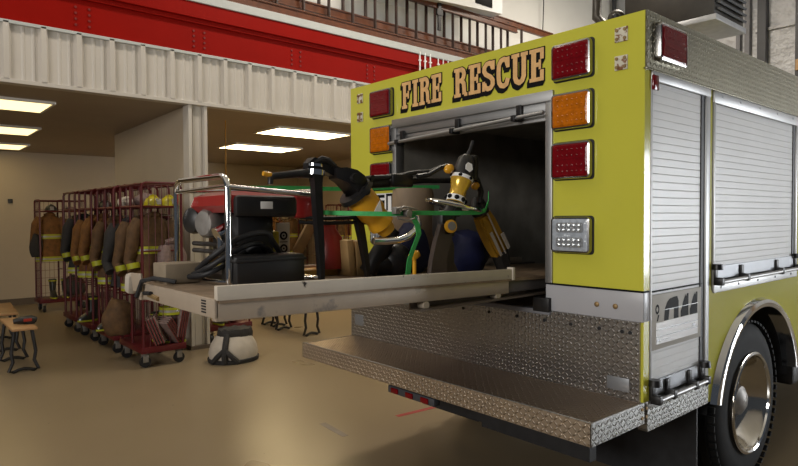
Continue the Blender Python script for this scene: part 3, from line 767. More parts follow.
for k in range(8): m.box((-1.375+k*.012, -1.52, 1.585), (-1.370+k*.012, -1.47, 1.70))
m.build('flywheel_cover', 'castalu', G)
m = MB(); m.box((-1.40, -1.46, 1.48), (-1.12, -1.27, 1.69), .03); m.cyl((-1.25, -1.3, 1.385), (-1.25, -1.3, 1.5), .11); m.box((-1.44, -1.47, 1.37), (-1.1, -1.16, 1.41), .01); m.build('engine_block', 'engineblk', G)
m = MB(); m.cyl((-1.20, -1.52, 1.59), (-1.20, -1.46, 1.625), .035, .028); m.cyl((-1.2, -1.5, 1.58), (-1.2, -1.5, 1.53), .018); m.build('carburettor', 'chrome', G)
m = MB()
for z in (1.545, 1.512): m.tube([(-1.50, -1.50, z), (-1.32, -1.49, z), (-1.12, -1.49, z+.004)], .011, 8)
m.build('hose_coupling', 'engineblk', G)
# hose coils of the unit, each hose its own thing
def hose(pts, r, label, mt='black'):
    # smooth the path with Catmull-Rom
    P = [Vector(p) for p in pts]; P = [P[0]]+P+[P[-1]]; out = []
    for i in range(1, len(P)-2):
        for k in range(6):
            t = k/6; a, b, c, d = P[i-1:i+3]
            out.append(.5*((2*b)+(c-a)*t+(2*a-5*b+4*c-d)*t*t+(-a+3*b-3*c+d)*t**3))
    out.append(P[-2])
    return tag(MB().tube(out, r, 10).build('hydraulic_hose', mt), label, 'hose', 'hoses of the power unit')
hose([(-1.38, -1.60, 1.41), (-1.25, -1.60, 1.43), (-1.08, -1.60, 1.50), (-1.02, -1.50, 1.58), (-1.02, -1.38, 1.60), (-1.04, -1.33, 1.56), (-1.10, -1.26, 1.50), (-1.18, -1.22, 1.44)], .013, 'uppermost black hose arching up from the tray under the power unit')
hose([(-1.43, -1.62, 1.405), (-1.22, -1.62, 1.42), (-1.08, -1.60, 1.465), (-1.03, -1.50, 1.535), (-1.05, -1.40, 1.555), (-1.10, -1.34, 1.52), (-1.18, -1.28, 1.45)], .013, 'second black hose, just below the uppermost hose', )
hose([(-1.46, -1.64, 1.405), (-1.25, -1.64, 1.41), (-1.1, -1.61, 1.43), (-1.08, -1.5, 1.485), (-1.12, -1.42, 1.515), (-1.2, -1.36, 1.48)], .012, 'lowest black hose lying along the tray under the chrome frame')
hose([(-1.2, -1.36, 1.45), (-1.1, -1.42, 1.52), (-1.06, -1.36, 1.54), (-1.12, -1.27, 1.47), (-1.2, -1.2, 1.40)], .011, 'short black hose dropping behind the long black box')
for zz, lb in ((1.668, 'upper straight black hose between power unit and spreader'), (1.645, 'lower straight black hose between power unit and spreader')):
    hose([(-1.06, -1.18, zz), (-1.03, -1.05, zz-.006), (-1.0, -.9, zz-.004), (-.98, -.78, zz-.01)], .009, lb)
m = MB(); m.box((-1.11, -1.545, dz(-1.4)), (-.955, -1.215, dz(-1.4)+.128), .012); m.box((-1.115, -1.55, dz(-1.4)+.10), (-.95, -1.21, dz(-1.4)+.112), .004)
tb_ = m.build('tool_box', 'engineblk'); tag(tb_, 'long black box on the tray between the chrome posts', 'box')
m = MB(); m.tube([(-1.43, -1.58, 1.41), (-1.36, -1.55, 1.43), (-1.28, -1.50, 1.445), (-1.2, -1.48, 1.45)], .012, 8); tag(m.build('loose_rope', 'helmet_y'), 'yellow rope lying on the tray under the power unit', 'rope')

# spreader tool
S = thing('hydraulic_spreader', 'orange-yellow hydraulic spreader with black arms and a curved chrome handle', 'rescue tool', (-.95, -.95, DZ))
a0_, a1_ = Vector((-.95, -.925, 1.775)), Vector((-.93, -.735, 1.578)); ax = (a1_-a0_).normalized()
m = MB(); m.lathe(a0_, ax, [(0, 0), (0, .066), (.02, .072), (.12, .070), (.14, .060), (.165, .060), (.185, .068), (.20, .066), (.21, .050), (.235, .045), (.25, .040), (.252, 0)], 28); yb_ = m.build('cylinder', 'brass', S)
m = MB(); m.lathe(a0_, ax, [(-.03, .05), (-.025, .088), (-.002, .092), (.002, .08), (.0, .05)], 28); m.build('flange', 'blacksteel', S)
m = MB(); pc = a0_+ax*.11+Vector((.069, -.012, .02)); m.prism([pc+Vector((0, -.03, -.03)), pc+Vector((0, .025, -.04)), pc+Vector((0, .01, .03))], (.003, 0, 0)); m.build('warning_triangle', 'label', yb_)
sq = ((1, 1), (-1, 1), (-1, -1), (1, -1))
m = MB(); m.loft([[(-.95+sx*w, y, z+sz*h) for sx, sz in sq] for y, z, w, h in ((-1.065, 1.868, .035, .024), (-1.02, 1.862, .05, .034), (-.97, 1.838, .06, .048), (-.93, 1.805, .062, .058), (-.90, 1.785, .05, .05))])
m.cyl((-1.02, -.985, 1.845), (-.875, -.985, 1.845), .024); m.cyl((-1.0, -.93, 1.79), (-.87, -.93, 1.79), .022); m.cyl((-.99, -.87, 1.85), (-.90, -.87, 1.853), .014); m.build('yoke', 'blacksteel', S)
m = MB(); m.loft([[(-.97+sx*w, y, z+sz*h) for sx, sz in sq] for y, z, w, h in ((-.90, 1.83, .028, .024), (-1.0, 1.862, .028, .026), (-1.07, 1.885, .028, .026), (-1.12, 1.905, .03, .028), (-1.17, 1.91, .03, .026), (-1.2, 1.89, .02, .02))])
m.tube([(-.95, -1.17, 1.91), (-.94, -1.13, 1.93), (-.94, -1.10, 1.925), (-.94, -1.06, 1.90)], [.012, .016, .016, .012], 8)
m.build('spreader_arm', 'blacksteel', S)
m = MB(); m.loft([[(-.95+dx*w, y+dy*h, z) for dx, dy in sq] for y, z, w, h in ((-1.16, 1.905, .025, .026), (-1.16, 1.86, .024, .025), (-1.157, 1.82, .02, .021), (-1.152, 1.70, .019, .018), (-1.142, 1.55, .017, .0155), (-1.136, 1.44, .015, .013), (-1.133, dz(-1.13)+.002, .012, .010))])
m.build('spreader_arm', 'blacksteel', S)
m = MB(); m.lathe((-.95, -1.16, 1.868), (0, .1, 1), [(-.012, .038), (-.012, .043), (.012, .043), (.012, .038)], 20, True); m.lathe((-.95, -1.16, 1.90), (0, .1, 1), [(-.006, .03), (-.006, .036), (.006, .036), (.006, .03)], 20, True); m.build('collar', 'chrome', S)
m = MB(); m.tube([(-.95, -1.16, 1.865), (-.96, -1.25, 1.86), (-.97, -1.36, 1.845), (-.97, -1.377, 1.835), (-.97, -1.378, 1.81)], [.024, .018, .015, .014, .011], 10); m.build('tip_bar', 'blacksteel', S)
m = MB(); m.cyl((-.97, -1.376, 1.85), (-.97, -1.412, 1.855), .012, .010); m.build('tip_cap', 'brass', S)
hp = [(-.90, -.87, 1.552), (-.89, -.80, 1.549), (-.88, -.73, 1.552), (-.875, -.67, 1.567), (-.875, -.62, 1.595), (-.88, -.595, 1.63), (-.89, -.60, 1.665), (-.91, -.64, 1.69)]
m = MB(); m.tube(hp, .018, 12); m.build('carry_handle', 'chrome', S)
m = MB(); m.loft([[(-1.0+dx*w, y+dy*h, z) for dx, dy in sq] for y, z, w, h in ((-.91, 1.78, .02, .022), (-.885, 1.66, .018, .019), (-.86, 1.55, .016, .017), (-.838, 1.44, .014, .014), (-.826, dz(-.83), .012, .010))]); m.build('spreader_leg', 'blacksteel', S)

# ram: slim black tool lying across
Rm = thing('rescue_ram', 'slim black ram lying level between spreader and cutter above the green strap', 'rescue tool', (-1.0, -.6, 1.86))
m = MB(); m.tube([(-1.02, -.86, 1.835), (-1.0, -.72, 1.842), (-1.0, -.60, 1.85)], [.03, .028, .026], 12); m.tube([(-1.0, -.60, 1.85), (-1.0, -.45, 1.862), (-1.0, -.30, 1.866), (-.98, -.1, 1.87)], [.022, .017, .016, .014], 10); m.build('body', 'blacksteel', Rm)
m = MB(); m.tube([(-.98, -.80, 1.86), (-.97, -.66, 1.872), (-.96, -.55, 1.895), (-.96, -.44, 1.905), (-.96, -.36, 1.93)], [.013, .012, .012, .012, .014], 8); m.build('supply_hose', 'black', Rm)
m = MB(); m.ball((-.985, -.66, 1.852), (.035, .05, .032)); m.box((-1.02, -.70, 1.82), (-.95, -.56, 1.885), .01); m.build('valve_block', 'blacksteel', Rm)

# cutter: bright yellow body, ring handle, black blades standing on the tray
K = thing('hydraulic_cutter', 'bright yellow and black hydraulic cutter standing upright with a chrome ring handle', 'rescue tool', (-.8, -.4, DZ))
k0, k1 = Vector((-.80, -.413, 1.737)), Vector((-.80, -.314, 1.983)); kx = (k1-k0).normalized()
m = MB(); m.lathe(k0, kx, [(0, 0), (0, .046), (.036, .047), (.044, .043), (.075, .043), (.10, .050), (.122, .056), (.136, .056), (.138, .0)], 28); cy = m.build('cylinder', 'brassbright', K)
m = MB(); m.lathe(k0, kx, [(.004, .0485), (.034, .0495), (.034, .043), (.004, .043)], 28, True); m.build('collar_band', 'label', cy)
for k in range(8):
    a = 2*PI*k/8; u = kx.orthogonal().normalized(); v = kx.cross(u)
    c = k0+kx*.019+(u*math.cos(a)+v*math.sin(a))*.0485; MB().ball(c, (.013, .013, .012), 8).build('band_mark', 'ink', cy)
m = MB(); m.lathe(k0, kx, [(.134, .0), (.134, .056), (.16, .057), (.215, .052), (.245, .046), (.262, .030), (.264, 0)], 24); m.box((-.83, -.295, 1.86), (-.775, -.255, 1.99), .012); hd = m.build('control_head', 'engineblk', K)
c = k0+kx*.196+Vector((.050, -.028, 0))
m = MB(); m.prism([c+Vector((.004, -.024, -.010)), c+Vector((.012, -.004, -.026)), c+Vector((.012, .018, -.012)), c+Vector((.010, .014, .016)), c+Vector((.004, -.006, .024)), c+Vector((.004, -.022, .012))], (.004, 0, 0)); m.build('emblem', 'label', hd)
m = MB(); m.lathe(k0, kx, [(.128, .0565), (.128, .0595), (.146, .0595), (.146, .0565)], 24, True); hb2 = m.build('head_band', 'label', K)
for k in range(6):
    a = 2*PI*k/6+.3; u = kx.orthogonal().normalized(); v = kx.cross(u)
    MB().ball(k0+kx*.137+(u*math.cos(a)+v*math.sin(a))*.0575, (.011, .011, .009), 8).build('band_mark', 'ink', hb2)
for c, q_ in (((-.82, -.435, 1.912), (.024, .032, .024)), ((-.82, -.235, 1.83), (.02, .028, .02))): MB().ball(c, q_, rot=(.4, 0, 0)).build('shoulder_guard', 'brass', K)
m = MB(); m.tube([(-.80, -.325, 1.96), (-.80, -.312, 1.99), (-.80, -.295, 2.02), (-.80, -.275, 2.062)], [.022, .014, .010, .011], 10); m.build('hose_tail', 'black', K)
m = MB(); m.tube([(-.84, -.42, 1.93), (-.84, -.48, 1.915), (-.86, -.54, 1.88), (-.88, -.60, 1.868)], [.012, .012, .012, .014], 8); m.build('trigger_lever', 'blacksteel', K)
m = MB(); m.tube([(-.82, -.27, 1.90), (-.82, -.22, 1.86), (-.82, -.19, 1.80), (-.82, -.20, 1.74)], [.018, .016, .016, .014], 8); m.build('side_grip', 'blacksteel', K)
m = MB(); cpt = Vector((-.79, -.428, 1.722)); ringp = []
for k in range(36):
    a = 2*PI*k/36; ringp.append(cpt+Vector((.10*math.sin(a), .165*math.cos(a), -.026*math.cos(a)-.010*math.sin(a))))
m.tube(ringp, .0115, 10, closed=True); m.build('ring_handle', 'chrome', K)
m = MB(); m.cyl((-.80, -.42, 1.74), (-.80, -.49, 1.62), .036, .045); m.box((-.85, -.54, 1.56), (-.765, -.44, 1.70), .02); m.cyl((-.9, -.40, 1.705), (-.75, -.44, 1.69), .024); m.build('neck', 'engineblk', K)
m = MB(); m.lathe((-.745, -.506, 1.618), (1, -.3, .1), [(0, 0), (0, .033), (.012, .033), (.016, .025), (.016, 0)], 20); pv = m.build('pivot_bolt', 'brass', K)
m = MB(); m.lathe((-.742, -.507, 1.619), (1, -.3, .1), [(.012, .022), (.018, .022), (.02, .012), (.02, 0)], 16); m.build('bolt_head', 'castalu', pv)
for pts, off in (([(-.55, 1.63), (-.49, 1.64), (-.465, 1.56), (-.52, 1.45), (-.50, 1.40), (-.54, 1.36), (-.63, 1.36), (-.61, 1.45), (-.58, 1.55)], 0), ([(-.51, 1.62), (-.46, 1.61), (-.42, 1.52), (-.43, 1.43), (-.37, 1.36), (-.47, 1.358), (-.515, 1.44), (-.49, 1.53)], .03)):
    m = MB(); m.prism([(-.765-off, y, z) for y, z in pts], (-.028, 0, 0)); bmesh.ops.bevel(m.bm, geom=list(m.bm.edges), offset=.005, segments=1, affect='EDGES'); m.build('blade', 'brownbag', K)

# second cutter, yellow with pale stripes, black tip
K2 = thing('combination_tool', 'yellow rescue tool with pale stripes standing tilted against the compartment side', 'rescue tool', (-.85, -.05, DZ))
b0, b1 = Vector((-.86, -.145, 1.685)), Vector((-.84, -.005, 1.455)); bx = (b1-b0).normalized()
m = MB(); wdir = Vector((0, .86, .52))
secs = []
for t, w, d in ((0, .050, .030), (.08, .058, .038), (.2, .058, .038), (.27, .048, .034)):
    c = b0+bx*t; secs.append([c+wdir*w+Vector((d, 0, 0)), c-wdir*w+Vector((d, 0, 0)), c-wdir*w-Vector((d, 0, 0)), c+wdir*w-Vector((d, 0, 0))])
m.loft(secs); bmesh.ops.bevel(m.bm, geom=list(m.bm.edges), offset=.012, segments=2, affect='EDGES'); kb = m.build('body', 'brassdull', K2)
m = MB()
for off, t0, t1, w in ((-.040, .10, .25, .010), (-.004, .0, .26, .005), (.034, .15, .25, .014)):
    p0 = b0+bx*t0+wdir*off+Vector((.047, 0, 0)); p1 = b0+bx*t1+wdir*off+Vector((.046, 0, 0)); m.prism([p0-wdir*w, p0+wdir*w, p1+wdir*w*.8, p1-wdir*w*.8], (.003, 0, 0))
m.build('stripe', 'bagcream', kb)
m = MB(); m.tube([b1-bx*.02, b1+Vector((0, .02, -.05)), b1+Vector((.0, .03, -.085))], [.05, .045, .04], 8); m.build('jaw', 'engineblk', K2)
m = MB(); m.tube([b0, b0-bx*.05, b0-bx*.10+Vector((0, .03, 0))], [.05, .05, .03], 10); m.build('grip', 'engineblk', K2)

# blue bag, tan box, cribbing, small items behind the tools
def blob(name, c, r, mt, seed, sub=3):
    t = bmesh.new(); bmesh.ops.create_icosphere(t, subdivisions=sub, radius=1)
    rnd = random.Random(seed); ph = [rnd.uniform(0, 6) for _ in range(6)]
    for v in t.verts:
        k = 1+.09*math.sin(4*v.co.x+ph[0])*math.sin(3*v.co.z+ph[1])+.07*math.sin(6*v.co.y+ph[2]+3*v.co.z)
        zz = v.co.z
        v.co = Vector((v.co.x*r[0]*k, v.co.y*r[1]*k, max(zz*k, -.75)*r[2]))+Vector(c)
    m = MB(); m._add(t); return m
m = blob('b', (-1.12, -.02, 1.44), (.17, .16, .155), None, 3); tag(m.build('duffel_bag', 'blue'), 'dark blue soft bag on the tray behind the cutter blades', 'bag')
m = blob('b', (-1.2, -.36, 1.47), (.12, .10, .16), None, 5); tag(m.build('folded_tarp', 'blue'), 'dark blue folded tarp behind the carry handle on the tray', 'tarp')
m = MB(); m.loft([[(-1.33+rx*math.cos(2*PI*k/20), -.22+ry*math.sin(2*PI*k/20), z) for k in range(20)] for z, rx, ry in ((1.36, .12, .13), (1.60, .125, .135), (1.80, .12, .13), (1.835, .11, .12))]); tag(m.build('canvas_tub', 'tanbox'), 'tan round tub inside the truck opening behind the chrome handle', 'tub')
m = MB(); m.box((-1.37, -1.08, 1.362), (-1.25, -.42, 1.400), .004); tag(m.build('wood_plank', 'amberwood'), 'yellow-brown plank lying along the far side of the tray', 'plank')
m = MB(); m.box((-1.25, -.84, 1.355), (-1.14, -.80, 1.55), .003, rot=(.10, 0, 0)); tag(m.build('wood_wedge', 'blockwood'), 'upright wooden wedge behind the spreader, thinner one of two', 'wood block')
m = MB(); m.box((-1.25, -.79, 1.355), (-1.14, -.73, 1.545), .003, rot=(.06, 0, 0)); tag(m.build('wood_wedge', 'blockwood'), 'upright wooden wedge behind the spreader, thicker one of two', 'wood block')
m = MB(); m.lathe((-1.27, -.87, 1.40), (0, 0, 1), [(0, 0), (0, .07), (.16, .07), (.21, .035), (.235, .035), (.235, 0)], 20); rc = m.build('fuel_can', 'redcan'); tag(rc, 'red can standing on the tray behind the yellow spreader cylinder', 'can')
cd = MB().box((-1.36, -1.135, 1.40), (-1.345, -1.06, 1.64), .002).build('card_box', 'card'); tag(cd, 'pale upright box with dark round marks behind the black box', 'box')
m = MB()
for z in (1.575, 1.51):
    m.lathe((-1.344, -1.097, z), (1, 0, 0), [(0, .013), (.002, .013), (.002, .022), (0, .022)], 16, True); m.cyl((-1.345, -1.097, z), (-1.342, -1.097, z), .005, seg=8); m.box((-1.344, -1.12, z-.034), (-1.343, -1.075, z-.030))
m.build('printed_mark', 'ink', cd)
m = MB(); m.box((-1.33, -1.02, 1.47), (-1.31, -.965, 1.64), .003, rot=(-.55, 0, 0)); tag(m.build('slanted_board', 'blockwood'), 'tan board leaning at a slant beside the pale marked box', 'board')
m = MB(); m.box((-1.36, -1.20, 1.40), (-1.3, -1.145, 1.60), .01); tag(m.build('oil_bottle', 'helmet_y'), 'yellow bottle standing beside the pale marked box', 'bottle')
m = MB(); m.box((-.86, -.685, 1.46), (-.82, -.635, 1.495), .008, rot=(.5, 0, 0)); m.cyl((-.84, -.66, 1.356), (-.84, -.66, 1.47), .010); tag(m.build('hand_valve', 'brass'), 'small yellow fitting beside the dangling strap end', 'fitting')
m = MB(); m.tube([(-1.1, -.75, 1.38), (-1.08, -.70, 1.46), (-1.05, -.66, 1.55), (-1.03, -.62, 1.60)], [.05, .05, .045, .03], 10); m.ball((-1.1, -.66, 1.42), (.08, .1, .06)); m.ball((-1.08, -.58, 1.44), (.09, .10, .09)); tag(m.build('tool_cover', 'blacksteel'), 'dark wrapped bundle under the curved chrome handle', 'bundle')

# green ratchet strap
ST = thing('ratchet_strap', 'green webbing strap with a steel ratchet tied round the rescue tools', 'strap', (-.75, -.8, 1.68))
def band(pts, w, wd=(0, 0, 1), th=.003):
    m = MB(); wd = Vector(wd); rings = []
    P = [Vector(p) for p in pts]
    for i, p in enumerate(P):
        d = (P[min(i+1, len(P)-1)]-P[max(i-1, 0)]).normalized(); n = d.cross(wd).normalized()
        rings.append([p+wd*w/2+n*th/2, p-wd*w/2+n*th/2, p-wd*w/2-n*th/2, p+wd*w/2-n*th/2])
    return m.loft(rings)
band([(-1.03, -1.08, 1.690), (-.96, -1.07, 1.687), (-.86, -1.03, 1.684), (-.76, -.95, 1.681), (-.72, -.86, 1.680), (-.72, -.75, 1.685), (-.71, -.50, 1.684), (-.71, -.33, 1.687), (-.72, -.27, 1.70), (-.73, -.235, 1.74), (-.75, -.21, 1.79)], .021).build('webbing', 'strap', ST, label='green front band')
band([(-1.36, -1.28, 1.812), (-1.36, -1.06, 1.818), (-1.36, -.8, 1.820), (-1.36, -.55, 1.828), (-1.36, -.3, 1.842), (-1.33, 0, 1.852)], .022).build('webbing', 'strap', ST)
band([(-.725, -.78, 1.675), (-.715, -.755, 1.63), (-.71, -.75, 1.585), (-.715, -.775, 1.53), (-.72, -.80, 1.47), (-.725, -.81, 1.372)], .030, (0, 1, .2)).build('loose_tail', 'strap', ST)
m = MB(); m.box((-.735, -.895, 1.665), (-.70, -.80, 1.672), .002); m.box((-.735, -.895, 1.695), (-.70, -.80, 1.702), .002); m.cyl((-.745, -.825, 1.683), (-.69, -.825, 1.683), .016); m.tube([(-.70, -.90, 1.70), (-.69, -.86, 1.712), (-.695, -.80, 1.705), (-.70, -.77, 1.70)], .005, 8); m.tube([(-.70, -.89, 1.66), (-.69, -.84, 1.650), (-.695, -.79, 1.66)], .004, 8); m.box((-.73, -.90, 1.68), (-.70, -.87, 1.712), .003); m.build('ratchet', 'castalu', ST)

# ------------------------------------------------------------------ turnout gear
def coat(label, cloth, group, stripes=True, L=.92, wd=.48, seed=0):
    """hangs from a hook at its own origin (0,0,0); wide along Y, thin along X"""
    rnd = random.Random(seed)
    t = thing('turnout_coat', label, 'coat', (0, 0, 0), group)
    secs = []
    for z, hw, ht_ in ((-.03, .05, .045), (-.06, .09, .06), (-.12, .19, .075), (-.2, .215, .09), (-.45, .20, .10), (-.7, .225, .105), (-L, .25, .11), (-L+.005, .2, .08)):
        hw *= wd/.48
        secs.append([(ht_*math.sin(2*PI*k/20)*(1+.15*math.sin(3*k+z*9+seed)), hw*math.cos(2*PI*k/20), z+.015*math.sin(k*2+seed)*(1 if z < -.3 else 0)) for k in range(20)])
    m = MB(); m.loft(secs); b = m.build('body', cloth, t)
    for s in (-1, 1):
        sl = [(0, s*.17*wd/.48, -.11), (.02, s*.235*wd/.48, -.22), (.03, s*.265*wd/.48, -.40), (.05*s, s*.27*wd/.48, -.56), (.05, s*.255*wd/.48, -.68)]
        m = MB(); m.tube(sl, [.07, .078, .07, .066, .062], 10); sv = m.build('sleeve', cloth, t)
        if stripes:
            m = MB(); m.tube([(.038, s*.265*wd/.48, -.585), (.048, s*.256*wd/.48, -.645)], [.0705, .0675], 10); m.build('sleeve_stripe', 'lime', sv)
    m = MB(); m.tube([(0, -.075, -.06), (.05, -.03, -.04), (.05, .03, -.04), (0, .075, -.06)], [.03, .035, .035, .03], 8); m.build('collar', cloth, t)
    if stripes:
        for z0, z1, mt in ((-.40, -.43, 'lime'), (-.43, -.455, 'silver'), (-.455, -.485, 'lime'), (-.80, -.83, 'lime'), (-.83, -.855, 'silver'), (-.855, -.885, 'lime')):
            hw = (.212 if z0 > -.6 else .252)*wd/.48; ht_ = .107 if z0 > -.6 else .124
            m = MB(); m.loft([[((ht_)*math.sin(2*PI*k/24)*1.08, hw*math.cos(2*PI*k/24), z) for k in range(24)] for z in (z0, z1)], cap=False); m.build('reflective_stripe', mt, t)
    return t
def put(o, loc, rz=0.): o.location = loc; o.rotation_euler = (0, 0, rz); return o

def helmet(label, mt, loc, rz=0):
    t = thing('fire_helmet', label, 'helmet', (0, 0, 0), 'helmets on the gear racks')
    m = MB(); m.lathe((0, 0, 0), (0, 0, 1), [(0.02, .125), (.06, .12), (.11, .095), (.145, .05), (.155, 0)], 24)
    m.tube([(-.10, 0, .10), (-.05, 0, .15), (0, 0, .165), (.06, 0, .15), (.11, 0, .10)], .012, 8); m.build('shell', mt, t)
    m = MB(); m.loft([[(rx*math.cos(2*PI*k/28)-(.03 if math.cos(2*PI*k/28) < 0 else 0)*1, ry*math.sin(2*PI*k/28), z) for k in range(28)] for rx, ry, z in ((.12, .115, .022), (.17, .145, .0), (.165, .14, -.006), (.115, .11, .012))], cap=False); m.build('brim', mt, t)
    m = MB(); m.prism([(.118, -.035, .03), (.118, .035, .03), (.10, .04, .10), (.09, 0, .125), (.10, -.04, .10)], (.012, 0, 0)); m.build('front_shield', 'silver', t)
    t.scale = (.8, .8, .8); return put(t, loc, rz)

def make_rack(label, L, D=.44, H=2.06, ndiv=3, wires=True):
    """open front faces -Y; origin at floor centre"""
    t = thing('gear_rack', label, 'gear rack', (0, 0, 0), 'red wheeled gear racks')
    r = .0155
    for i in range(ndiv):
        x = -L/2+L*i/(ndiv-1)
        m = MB(); y0, y1 = -D/2, D/2; zt_ = H
        m.tube([(x, y0, .21), (x, y0, zt_-.05), (x, y0+.015, zt_-.015), (x, y0+.05, zt_), (x, y1-.05, zt_), (x, y1-.015, zt_-.015), (x, y1, zt_-.05), (x, y1, .21)], r, 8)
        for z in (1.80, 1.3, .75): m.cyl((x, y0, z), (x, y1, z), .008, seg=6)
        if i in (0, ndiv-1) and wires:
            for k in range(1, 6): m.cyl((x, y0+D*k/6, .24), (x, y0+D*k/6, zt_-.01), .004, seg=4)
        m.build('end_frame', 'rackred', t)
    for z in (1.80, H-.012):
        for y in (-D/2, D/2): MB().cyl((-L/2, y, z), (L/2, y, z), .0125, seg=8).build('long_rail', 'rackred', t)
    m = MB()
    for k in range(12): m.cyl((-L/2, D/2, .3+k*.14), (L/2, D/2, .3+k*.14), .003, seg=4)
    for k in range(1, 10): m.cyl((-L/2+L*k/10, D/2, .22), (-L/2+L*k/10, D/2, H), .003, seg=4)
    m.build('wire_back', 'wire', t)
    m = MB(); m.box((-L/2, -D/2, 1.785), (L/2, D/2, 1.797)); m.build('top_shelf', 'rackred', t, False)
    m = MB(); m.box((-L/2-.03, -D/2-.03, .165), (L/2+.03, D/2+.03, .235), .006); m.build('base_tray', 'rackred', t)
    for sx in (-1, 1):
        for sy in (-1, 1):
            x, y = sx*(L/2-.05), sy*(D/2-.03)
            m = MB(); m.cyl((x, y, .165), (x, y, .15), .035); m.box((x-.03, y-.03, .06), (x-.022, y+.03, .15), .002); m.box((x+.022, y-.03, .06), (x+.03, y+.03, .15), .002); m.box((x-.03, y-.03, .142), (x+.03, y+.03, .152)); cs = m.build('caster', 'castalu', t)
            m = MB(); m.cyl((x-.02, y, .062), (x+.02, y, .062), .06, seg=20); m.build('caster_wheel', 'black', cs)
    m = MB()
    for i in range(ndiv-1):
        xm = -L/2+L*(i+.5)/(ndiv-1); m.tube([(xm, D/2, 1.70), (xm, .06, 1.70), (xm, .0, 1.69), (xm, -.02, 1.72)], .006, 6)
    m.build('coat_hook', 'castalu', t)
    return t
RY = -.19
racks = []
R1 = make_rack('red gear rack on casters at the open end of the row', .74); put(R1, (-5.93, RY, 0))
R2 = make_rack('second red gear rack of the row along the partition', .70); put(R2, (-6.91, RY, 0))
R3 = make_rack('third red gear rack of the row along the partition', .62); put(R3, (-7.86, RY, 0))
R4 = make_rack('red gear rack deepest in the row along the partition', .66); put(R4, (-8.75, RY, 0))
RB = make_rack('red gear rack standing alone against the cream back wall', .74, .42, 2.0); put(RB, (-11.15, -.02, 0), PI/2)
RC = make_rack('red gear rack beside the column behind the tray end', .60, .42, 2.06); put(RC, (-6.55, .97, 0), PI/2)
RD = make_rack('red gear rack at the back of the bay seen below the hoses', 1.5, .42, 2.0, 4); put(RD, (-11.3, 4.75, 0), PI/2)
RE = make_rack('red gear rack at the back of the bay seen past the chrome post', 1.3, .42, 1.95, 4); put(RE, (-11.3, 6.25-1.9+1.9-.0, 0), PI/2)
RE.location = (-9.6, 5.42, 0); RE.rotation_euler = (0, 0, 0)

GC = 'turnout coats on the gear racks'
cs = [
 ('tan turnout coat with lime stripes, hanging at the open end of the rack row', 'coat_tan', (-5.76, -.30, 1.66), 0, True),
 ('tan turnout coat behind the end coat, lime stripe at its hem', 'coat_tan', (-6.10, -.33, 1.62), .1, True),
 ('black turnout coat between two tan coats in the second rack', 'coat_blk', (-6.62, -.30, 1.60), 0, False),
 ('tan turnout coat poking out between second rack dividers', 'coat_tan', (-7.08, -.32, 1.62), 0, True),
 ('golden turnout coat hanging in the third rack, near divider', 'coat_or', (-7.70, -.31, 1.66), .1, True),
 ('golden turnout coat in the third rack, by the gap', 'coat_or', (-8.02, -.33, 1.64), 0, True),
 ('dark turnout coat hanging in the deepest rack of the row', 'coat_blk', (-8.6, -.33, 1.66), 0, True),
 ('golden turnout coat facing out of the rack on the back wall', 'coat_or', (-11.08, -.21, 1.70), 0, True),
 ('dark tan turnout coat beside the golden coat on the back wall rack', 'coat_tan', (-11.1, .25, 1.66), 0, True),
 ('tan turnout coat in the rack beside the column', 'coat_tan', (-6.52, .97-.02, 1.62), 0, True),
 ('golden turnout coat at the back of the bay, seen between hoses and box', 'coat_or', (-11.2, 4.4, 1.60), 0, True),
 ('tan turnout coat at the back of the bay, beside the golden one', 'coat_tan', (-11.2, 4.9, 1.60), 0, True),
 ('golden turnout coat on the rack past the chrome post', 'coat_or', (-9.35, 5.32, 1.58), PI/2, True),
 ('tan turnout coat on the rack past the chrome post', 'coat_tan', (-9.85, 5.32, 1.58), PI/2, True),
]
for i, (lb, cl, loc, rz, st) in enumerate(cs): put(coat(lb, cl, GC, st, L=.86, wd=.44, seed=i), (loc[0], loc[1]+(.08 if -9 < loc[0] and loc[1] < 0 else 0), loc[2]+.09), rz)
put(coat('maroon jacket hanging in the front of the end rack', 'coat_maroon', GC, False, .8, .26, 31), (-5.86, -.08, 1.72), .1)
put(coat('short grey and red striped jacket in the end rack', 'hosegrey', GC, True, .62, .26, 33), (-5.66, -.06, 1.45), .5)
m = blob('b', (-11.0, -.44, 1.17), (.06, .10, .24), None, 9); tag(m.build('hanging_satchel', 'coat_blk'), 'dark satchel hanging off the side of the rack on the back wall', 'bag')
# helmets
helmet('yellow helmet on the end rack top shelf, further from the column', 'helmet_y', (-5.72, -.23, 1.80), .4)
helmet('yellow helmet on the end rack top shelf, closer to the column', 'helmet_y', (-5.70, -.06, 1.80), .4)
helmet('dark helmet on the rack against the back wall', 'helmet_k', (-11.1, -.18, 1.80), 0)
helmet('dark helmet on top shelf of the second rack', 'helmet_k', (-6.75, -.2, 1.80), 0)
helmet('pale-shielded dark helmet on top shelf of the third rack', 'helmet_k', (-7.7, -.2, 1.80), 0)
def towel(label, mt, c, r, seed): return tag(blob('b', c, r, None, seed).build('folded_gear', mt), label, 'folded gear', 'loose gear on the racks')
towel('pale cloth bundle on the shelf of the second rack', 'bagcream', (-6.45, -.3, 1.86), (.10, .10, .07), 21)
towel('grey pink cloth roll on the shelf of the end rack', 'hosegrey', (-5.98, -.22, 1.88), (.12, .14, .085), 22)
towel('pale cloth on the shelf of the rack on the back wall', 'hosegrey', (-11.1, .15, 1.84), (.10, .10, .05), 23)
towel('brown gear bundle hanging low beside the end rack', 'coat_tan', (-6.12, -.50, .50), (.15, .17, .25), 24)
